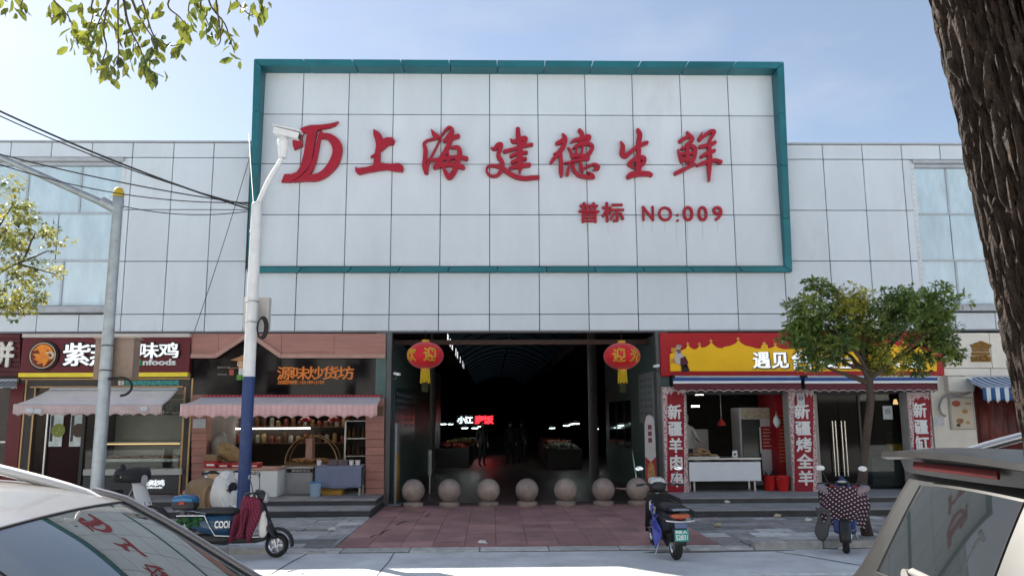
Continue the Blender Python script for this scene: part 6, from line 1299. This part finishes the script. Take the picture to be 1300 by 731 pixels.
# ------------------------------------------------------------------ scooters
tyre = M('tyre', (.025, .025, .025), .85); chrome = M('chrome', (.6, .6, .6), .18, 1.); plas = M('plastic_black', (.025, .025, .028), .4, var=.15)
def scooter(label, loc, heading, body, seatm, trim,  r=.2, box=None, plate=False, mirrors='high', front=None, group=None, light=None, rackm=None, shield=None):
    T = thing('electric_scooter', label, 'scooter', (*loc, ), heading, group)
    def Bd(mb, n, m, p=T, s=50, **k): return mb.build(n, m, p, smooth=s, world=False, **k)
    for x, nm in ((.62, 'front_wheel'), (-.60, 'rear_wheel')):
        w = Bd(MB().lathe([(r*.66, -.045), (r*.9, -.05), (r, -.025), (r, .025), (r*.9, .05), (r*.66, .045), (r*.66, -.045)], (x, 0, r), 28, 'y', False), nm, tyre)
        mb = MB().lathe([(r*.56, -.03), (r*.67, -.048), (r*.67, .048), (r*.56, .03), (r*.56, -.03)], (x, 0, r), 24, 'y', False)
        for k in range(5): a = k*2*math.pi/5; mb.bar((x+.03*math.cos(a), 0, r+.03*math.sin(a)), (x+r*.6*math.cos(a), 0, r+r*.6*math.sin(a)), .03, .05, (0, 1, 0))
        mb.lathe([(.04, -.05), (.04, .05)], (x, 0, r), 14, 'y'); Bd(mb, 'rim', chrome, w, 40)
    for s in (-1, 1): Bd(MB().tube([(.62, s*.075, r), (.53, s*.075, r+.25), (.49, s*.05, .55)], .018, 8), 'fork', chrome)
    Bd(MB().loft([[(.62+(r+.05+.03*(q in (1, 2)))*math.cos(a), y, r+(r+.05+.03*(q in (1, 2)))*math.sin(a)) for q, y in enumerate((-.08, -.045, .045, .08))] for a in [R(-5+k*13) for k in range(11)]], caps=False, closed=False), 'front_fender', trim, solid=.008)
    Bd(MB().loft([[(-.60+(r+.05+.03*(q in (1, 2)))*math.cos(a), y, r+(r+.05+.03*(q in (1, 2)))*math.sin(a)) for q, y in enumerate((-.08, -.045, .045, .08))] for a in [R(80+k*12) for k in range(9)]], caps=False, closed=False), 'rear_fender', trim, solid=.008)
    Bd(MB().sheet(lambda u, v: (.5-.18*v+.05*(1-(2*u-1)**2)+(.10*(1-v)**3 if v < 1 else 0), (u-.5)*(.36-.10*abs(v-.55)), .30+.58*v), 10, 10), 'leg_shield', shield or body, solid=.03)
    Bd(MB().sup([(-.12, 0, .28, .12, .05), (-.05, 0, .28, .15, .055), (.3, 0, .28, .15, .05), (.44, 0, .31, .13, .05), (.5, 0, .36, .06, .04)], 18, 5), 'floorboard', plas)
    Bd(MB().sup([(-.86, 0, .6, .05, .03), (-.78, 0, .57, .11, .09), (-.6, 0, .53, .155, .14), (-.35, 0, .50, .17, .17), (-.15, 0, .5, .16, .18), (-.04, 0, .5, .12, .15), (.0, 0, .5, .06, .1)], 22, 2.6), 'side_body', body)
    Bd(MB().sup([(-.72, 0, .70, .08, .02), (-.66, 0, .71, .13, .04), (-.4, 0, .715, .145, .05), (-.15, 0, .71, .13, .05), (.0, 0, .70, .09, .04), (.04, 0, .69, .04, .02)], 20, 3), 'seat', seatm)
    Bd(MB().tube([(-.6, .12, r), (-.35, .11, .3), (-.1, .09, .28)], .035, 8), 'swing_arm', plas); Bd(MB().sup([(-.55, 0, .3, .1, .07), (-.2, 0, .28, .12, .08), (-.1, 0, .28, .08, .06)], 14, 4), 'battery_case', plas)
    Bd(MB().tube([(-.2, .12, .22), (-.22, .2, .02)], .012, 6), 'kickstand', chrome)
    Bd(MB().sup([(.22, 0, .95, .07, .04), (.27, 0, .95, .12, .075), (.36, 0, .93, .12, .085), (.42, 0, .91, .07, .06)], 18, 2.5), 'handlebar_cowl', shield or body)
    Bd(MB().lathe([(.03, .0), (.075, .0), (.08, -.05), (.06, -.09)], (.44, 0, .90), 20, 'x'), 'headlight', light or M('lamp_clear', (.5, .5, .52), .1))
    hb = Bd(MB().tube([(.18, -.36, .98), (.25, -.2, .99), (.29, 0, .97), (.25, .2, .99), (.18, .36, .98)], .014, 8), 'handlebar', plas)
    for s in (-1, 1):
        Bd(MB().tube([(.165, s*.37, .98), (.22, s*.25, .99)], .02, 8), 'grip', plas, hb); Bd(MB().tube([(.22, s*.22, .985), (.26, s*.36, .965)], .008, 6), 'brake_lever', chrome, hb)
        if mirrors:
            mz = 1.2 if mirrors == 'high' else 1.1
            m_ = Bd(MB().tube([(.25, s*.2, .99), (.24, s*.26, mz-.08), (.22, s*.3, mz)], .007, 6), 'mirror_stem', plas)
            Bd(MB().ell((.215, s*.31, mz+.03), .014, .065, .042, 16, 8), 'mirror', front or M('mirror_glass', (.7, .72, .74), .06, 1., var=0), m_)
    Bd(MB().sup([(-.9, 0, .62, .05, .02), (-.88, 0, .62, .07, .03), (-.83, 0, .62, .08, .03)], 14, 4), 'tail_light', M('tail_red', (.35, .03, .02), .25))
    if rackm is not False:
        mb = MB()
        for s in (-1, 1): mb.tube([(-.5, s*.13, .68), (-.72, s*.13, .72), (-.95, s*.11, .73)], .011, 6)
        mb.tube([(-.95, -.11, .73), (-.95, .11, .73)], .011, 6); mb.tube([(-.8, -.12, .725), (-.8, .12, .725)], .009, 6); Bd(mb, 'rear_rack', rackm or chrome)
    if plate:
        pl = Bd(MB().box(-.935, -.92, -.1, .1, .30, .46), 'number_plate', M('plate_teal', (.02, .33, .3), .5, var=.1), bevel=.004); Bd(MB().bar((-.86, 0, .56), (-.93, 0, .42), .16, .02), 'plate_bracket', plas)
        return T, pl, Bd
    if box:
        bxp = Bd(MB().sup([(-1.06, 0, .83, .12, .07), (-1.03, 0, .83, .165, .095), (-.85, 0, .835, .18, .105), (-.72, 0, .83, .165, .095), (-.69, 0, .83, .12, .07)], 22, 4), 'top_box', plas)
        Bd(MB().sup([(-1.065, 0, .87, .11, .03), (-1.03, 0, .89, .17, .06), (-.86, 0, .905, .185, .07), (-.72, 0, .89, .17, .06), (-.685, 0, .87, .11, .03)], 22, 3), 'box_lid', box, bxp); Bd(MB().box(-.92, -.84, -.19, -.175, .83, .87), 'latch', M('latch_red', (.4, .03, .02), .3), bxp)
    return T, None, Bd
navy = M('paint_navy', (.012, .05, .11), .22, var=.1, coat=.5); wht = M('paint_white_gloss', (.7, .7, .69), .25, var=.06, coat=.4); seatb = M('seat_black', (.03, .03, .032), .6, var=.2)
x, y = -3.56, 11.74
T, _, Bd = scooter('blue and black scooter with top box and maroon apron beside the blue pole', (x, y, ROADZ), R(2), navy, seatb, plas, .185, shield=plas, box=M('box_blue', (.02, .13, .28), .18, var=.08, coat=.5))
T.scale = (.86, .86, .9)
mb = MB(); mb.tube([(-.95, -.17, .66), (-.5, -.19, .66), (-.42, -.19, .5), (-.32, -.19, .36), (.3, -.17, .33), (.42, -.1, .33)], .014, 8); Bd(mb, 'guard_rail', chrome)
line_w('COOI', -.34, -.1, .47, .58, -.172, .012, whi, T, .03, 'lettering', world=False)
Bd(MB().sheet(lambda u, v: (.36-.2*u+.05*math.sin(v*5+u*4)-.12*v*u-.05*v, -.20-.05*math.sin(u*9)*(.3+v)-.04*v, .88-.62*v+.08*u), 14, 14), 'apron', dots('maroon_print', (.11, .01, .03), (.24, .07, .1), 13, .2), solid=.02)
Bd(MB().sheet(lambda u, v: (.19-.22*u-.06*v, -.21-.06*math.sin(u*7+1)*(.3+v), .76-.40*v-.1*u), 12, 12), 'apron_sleeve', dots('maroon_print', (.11, .01, .03), (.24, .07, .1), 13, .2), solid=.02)
mb = MB().ell((.42, -.16, .52), .07, .06, .2, 14, 10); mb.v = [(a+.03*noise.noise(Vector((a, b, c))*12), b+.02*noise.noise(Vector((a, b+3, c))*10), c) for a, b, c in mb.v]; Bd(mb, 'white_bag', M('cloth_white', (.62, .6, .58), .85), T, 70); Bd(MB().tube([(.4, -.15, .68), (.33, -.14, .85), (.28, -.12, .95)], .007, 5), 'bag_strap', whi)
mb = MB()
for k in range(40): mb.ell((-.75+rnd.uniform(-.22, .22), -.12+rnd.uniform(-.06, .06), .56+rnd.uniform(-.08, .06)), .05, .04, .03, 6, 4)
Bd(mb, 'green_netting', M('net_green', (.02, .09, .03), .8, var=.5), T, 70)
# white scooter behind the pole, with wicker side cover
T, _, Bd = scooter('white scooter with big round headlamp and wicker side cover behind the blue pole', (-4.66, 13.95, 0), R(-38), wht, M('seat_brown', (.25, .16, .09), .7), wht, .21, mirrors=None, light=wht, rackm=False)
Bd(MB().sup([(-.62, -.02, .52, .1, .2), (-.5, -.05, .58, .2, .27), (-.2, -.05, .60, .22, .29), (.0, -.05, .58, .2, .26), (.06, -.03, .55, .1, .16)], 22, 2.4), 'wicker_cover', stripes('wicker', (.36, .25, .15), (.22, .14, .08), 22, 0))
Bd(MB().sup([(.1, 0, .6, .16, .2), (.2, 0, .66, .2, .3), (.38, 0, .66, .19, .28), (.5, 0, .6, .12, .2), (.55, 0, .55, .05, .1)], 20, 2.4), 'front_cowl', wht)
Bd(MB().lathe([(.02, .0), (.085, .0), (.095, -.04)], (.53, -.02, .75), 22, 'x'), 'round_headlamp', M('headlamp_black', (.03, .03, .035), .12)); Bd(MB().lathe([(.086, .002), (.1, .006), (.104, -.03)], (.53, -.02, .75), 22, 'x', False), 'headlamp_ring', chrome)
# black covered scooter beyond the car
T, _, Bd = scooter('scooter with black handlebar cover and white cowl before the deli window', (-6.08, 13.6, 0), R(-12), wht, seatb, plas, .21, mirrors=None)
mb = MB().sup([(-.02, 0, .93, .2, .06), (.1, 0, .97, .32, .12), (.3, 0, .97, .36, .13), (.42, 0, .93, .2, .09)], 20, 2.4); mb.v = [(a+.03*noise.noise(Vector((a, b, c))*9), b, c+.04*noise.noise(Vector((a, b+4, c))*9)) for a, b, c in mb.v]; Bd(mb, 'handlebar_cover', seatb, T, 70)
Bd(MB().ell((.2, -.25, 1.1), .05, .04, .07, 12, 8), 'mirror_back', plas)
# black scooter seen from behind on the kerb
x, y = G(851, 710, ROADZ)
T, pl, Bd = scooter('black scooter seen from behind with green number plate and blue rain cloth', (x+.05, y+.56, ROADZ+.002), R(93), plas, seatb, plas, .215, plate=True, light=M('lamp_clear', (.5, .5, .52), .1))
for i in range(2):
    T.scale = (.94, .94, .94)
    v, f = glyphs('陕A' if i == 0 else '52831', .02); a, b = min(p[0] for p in v), max(p[0] for p in v); c, d = min(p[1] for p in v), max(p[1] for p in v); hz = (.405, .45) if i == 0 else (.32, .39)
    mb = MB().add([(-.937-.003*p[2], .085-.17*(p[0]-a)/(b-a), hz[0]+(p[1]-c)/(d-c)*(hz[1]-hz[0])) for p in v], f); mb.build('plate_lettering', whi, pl, world=False)
Bd(MB().box(-.93, -.9, -.09, .09, .475, .56), 'reflector_panel', M('panel_bluegrey', (.1, .13, .25), .3), bevel=.01)
Bd(MB().tube([(-.92, -.2, .58), (-.96, -.12, .575), (-.97, 0, .57), (-.96, .12, .575), (-.92, .2, .58)], .013, 8), 'rear_bar', chrome); Bd(MB().sup([(-.92, 0, .64, .13, .025), (-.86, 0, .64, .14, .03)], 16, 4), 'tail_lamp', M('tail_amber', (.35, .08, .03), .25))
for s in (-1, 1): Bd(MB().tube([(-.9, s*.2, .58), (-.5, s*.22, .62), (-.1, s*.22, .4), (.3, s*.18, .33)], .013, 8), 'side_guard', chrome)
Bd(MB().sup([(.26, 0, .98, .06, .02), (.3, 0, 1.02, .12, .05), (.42, 0, 1.03, .13, .06), (.5, 0, .98, .06, .03)], 16, 2.5), 'windscreen_cowl', M('cowl_pale', (.5, .52, .53), .3, var=.3, vs=9))
mb = MB().sheet(lambda u, v: (-.2-.35*v+.1*u, .2+.05*math.sin(v*6+u*5)+.03*v, .75-.15*u-.55*v*(.5+.5*math.sin(math.pi*min(1, u*.8+.25)))), 12, 14); Bd(mb, 'rain_cloth', M('cloth_blue', (.09, .11, .42), .6, var=.25, vs=8), T, 70, solid=.015)
Bd(MB().sheet(lambda u, v: (-.05-.2*v, .21+.03*math.sin(v*7), .78-.1*u-.14*v), 6, 6), 'cloth_fold', M('cloth_white', (.62, .6, .58), .85), T, 70, solid=.015)
# scooter with polka dot wind apron
x, y = G(1069, 703, ROADZ)
T, _, Bd = scooter('scooter wrapped in a dark polka dot wind apron beside the grey SUV', (x+.34, y+.62, ROADZ), R(-114), M('paint_blue2', (.015, .04, .16), .25, coat=.4), M('seat_blue', (.02, .06, .25), .5), plas, .21, front=whi)
T.scale = (.93, .93, .93)
pk_ = dots('polka', (.035, .014, .022), (.5, .42, .44), 12, .23)
def apron(u, v):
    a = (u-.5)*2; return (.52+.05*math.cos(a*1.2)-.28*a*a*(1-.45*v)-.02*v, a*(.33-.03*v+.04*math.sin(v*4)+.02*math.sin(v*9+a*5)), .98-.10*a*a-.56*v+.02*math.sin(u*17)*v)
Bd(MB().sheet(apron, 24, 16), 'wind_apron', pk_, T, 70, solid=.025)
for s in (-1, 1): Bd(MB().sup([(.12, s*.36, .93, .04, .03), (.2, s*.33, .93, .07, .05), (.34, s*.26, .91, .08, .05), (.46, s*.2, .88, .05, .04)], 16, 2.3), 'hand_muff', dots('muff', (.10, .055, .065), (.26, .2, .22), 12, .22), T, 70)
Bd(MB().sheet(lambda u, v: (.50-.10*v-.2*u, -.22-.2*u+.03*math.sin(v*5), .62-.52*v*(.75+.25*math.sin(u*3))), 10, 10), 'apron_lining', M('lining_grey', (.11, .105, .105), .85, var=.2), T, 70, solid=.02)
Bd(MB().ell((.40, 0, 1.02), .07, .11, .035, 18, 8), 'instrument_pod', plas, T, 60); Bd(MB().ell((.43, 0, 1.04), .05, .07, .02, 16, 8), 'instrument_glass', M('pod_pale', (.45, .5, .48), .1), T, 60)
Bd(MB().box(-.9, -.55, -.2, .2, .74, .86), 'carrier_box', M('carrier_blue', (.02, .08, .4), .4), T, bevel=.02); Bd(MB().box(-.91, -.54, -.21, .21, .862, .9), 'carrier_lid', M('carrier_red', (.4, .02, .02), .4), T, bevel=.015)
mb = MB().sheet(lambda u, v: (-.35-.35*u+.03*math.sin(v*8), .05+.3*(v-.3), 1.05-.25*abs(u-.4)-.3*v+.04*math.sin(u*7)), 12, 12); Bd(mb, 'folded_jacket', M('cloth_navy', (.03, .045, .12), .8, var=.3), T, 70, solid=.05)
# ------------------------------------------------------------------ people
def person(label, loc, rz, shirt, trousers, pose='stand', skin=(.45, .28, .2), hair=(.015, .012, .01), h=1.66):
    T = thing('person', label, 'person', loc, rz); k = h/1.7
    pel = (0, 0, .93); J = [pel, (0, 0, 1.12), (0, .01, 1.32), (0, .01, 1.44), (0, .0, 1.52)]; Rr = [(.15, .11), (.135, .1), (.165, .11), (.09, .08), (.055, .058)]; E = [(0, 1), (1, 2), (2, 3), (3, 4)]
    def chain(root, pts, rads):
        p = root
        for q, r_ in zip(pts, rads): J.append(q); Rr.append((r_, r_)); E.append((p, len(J)-1)); p = len(J)-1
    for s in (-1, 1):
        st = .1 if pose == 'walk' else .0
        chain(0, [(s*.095, 0, .86), (s*.1, -.02+s*st, .5), (s*.1, .03+s*st*1.8, .1), (s*.105, -.1+s*st*1.8, .035)], [.095, .066, .045, .042])
        if pose == 'serve' and s > 0: chain(2, [(s*.19, 0, 1.38), (s*.24, -.1, 1.14), (s*.16, -.32, 1.08)], [.058, .045, .032])
        else: chain(2, [(s*.19, 0, 1.38), (s*.235, .03, 1.12), (s*.23, -.05, .88)], [.058, .045, .032])
    me = bpy.data.meshes.new('body'); me.from_pydata([(a*k, b*k, c*k) for a, b, c in J], E, []); o = bpy.data.objects.new('body', me); col.objects.link(o); o.parent = T
    md = o.modifiers.new('skin', 'SKIN'); md.use_smooth_shade = True
    for i, r_ in enumerate(Rr): o.data.skin_vertices[0].data[i].radius = (r_[0]*k, r_[1]*k)
    o.data.skin_vertices[0].data[0].use_root = True
    s_ = o.modifiers.new('sub', 'SUBSURF'); s_.levels = s_.render_levels = 2
    m = M('cloth_'+label[:18], shirt, .85, var=.2); t = m.node_tree; c_ = t.nodes.new('ShaderNodeTexCoord'); sx = t.nodes.new('ShaderNodeSeparateXYZ'); t.links.new(c_.outputs['Object'], sx.inputs[0])
    gt = t.nodes.new('ShaderNodeMath'); gt.operation = 'GREATER_THAN'; gt.inputs[1].default_value = .92*k; t.links.new(sx.outputs[2], gt.inputs[0]); mm = t.nodes.new('ShaderNodeMix'); mm.data_type = 'RGBA'
    mm.inputs['A'].default_value = (*trousers, 1); mm.inputs['B'].default_value = (*shirt, 1); t.links.new(gt.outputs[0], mm.inputs['Factor']); t.links.new(mm.outputs['Result'], t.nodes['Principled BSDF'].inputs['Base Color']); me.materials.append(m)
    sk = M('skin_tone', skin, .55, var=.08); hd_ = MB(); rings = []
    for i, (z, rx, ry, oy) in enumerate(((1.50, .05, .055, .01), (1.535, .055, .07, -.01), (1.56, .062, .082, -.012), (1.60, .07, .092, -.005), (1.64, .073, .097, 0), (1.68, .07, .092, .003), (1.715, .052, .07, .005), (1.73, .02, .03, .005))):
        rings.append([(rx*k*math.cos(2*math.pi*j/18), (oy+ry*math.sin(2*math.pi*j/18))*k, z*k) for j in range(18)])
    head = hd_.loft(rings).build('head', sk, T, smooth=70, world=False)
    MB().sup([(-.012, -.098, 1.595, .008, .02), (0, -.107, 1.59, .012, .024), (.012, -.098, 1.595, .008, .02)], 10, 2).build('nose', sk, head, smooth=70, world=False)
    for s in (-1, 1): MB().ell((s*.028*k, -.088*k, 1.625*k), .011, .006, .006, 8, 5).build('eye', blk, head, world=False); MB().ell((s*.075*k, .005, 1.61*k), .01, .02, .03, 8, 6).build('ear', sk, head, world=False)
    MB().ell((0, -.088*k, 1.552*k), .022, .006, .006, 8, 5).build('mouth', M('lips', (.3, .12, .1), .5), head, world=False)
    hb = MB().ell((0, .014*k, 1.665*k), .083*k, .1*k, .085*k, 16, 10); hb.build('hair', M('hair_black', hair, .6), T, smooth=70, world=False)
    for s in (-1, 1):
        wx, wy, wz = (s*.23, -.05, .88) if not (pose == 'serve' and s > 0) else (s*.16, -.32, 1.08)
        dv_ = Vector((0, -.15, -1)).normalized() if wz < 1 else Vector((-.1, -1, -.1)).normalized(); p0 = Vector((wx, wy, wz))*k
        hn = MB().tube([p0-dv_*.02, p0+dv_*.04, p0+dv_*.09], [(.024, .016), (.036, .016), (.034, .014)], 10).build('hand', sk, T, smooth=60, world=False)
        side = Vector((0, 1, 0)) if wz < 1 else Vector((1, 0, 0))
        for q in range(4):
            b0 = p0+dv_*.085+side*(-.024+.016*q); L_ = (.065, .075, .07, .055)[q]; cu_ = Vector((-s*.02, 0, 0)) if wz < 1 else Vector((0, 0, -.02))
            MB().tube([b0, b0+dv_*L_*.5+cu_*.3, b0+dv_*L_+cu_], [.009, .0085, .007], 6).build('finger', sk, hn, smooth=60, world=False)
        b0 = p0+dv_*.03-side*.03; MB().tube([b0, b0+dv_*.03-side*.02, b0+dv_*.06-side*.022], [.011, .0095, .008], 6).build('thumb', sk, hn, smooth=60, world=False)
    return T
x, _ = W(648, 580, 32); person('dark clothed person walking away into the unlit hall', (x, 32, 0), R(170), (.03, .03, .035), (.02, .02, .025), 'walk')
x, _ = W(612, 580, 31); person('dark clothed person standing beside the left produce stall', (x, 31, 0), R(30), (.045, .03, .03), (.02, .02, .025))
x, _ = W(662, 580, 33); person('person in black beside the walker deep in the hall', (x, 33, 0), R(200), (.02, .02, .03), (.03, .03, .035))
x, _ = W(870.5, 560, 18.55); person('vendor in a pale jacket reaching over the flatbread at the counter end', (x+.02, 18.62, .24), R(20), (.42, .4, .38), (.05, .05, .06), 'serve')
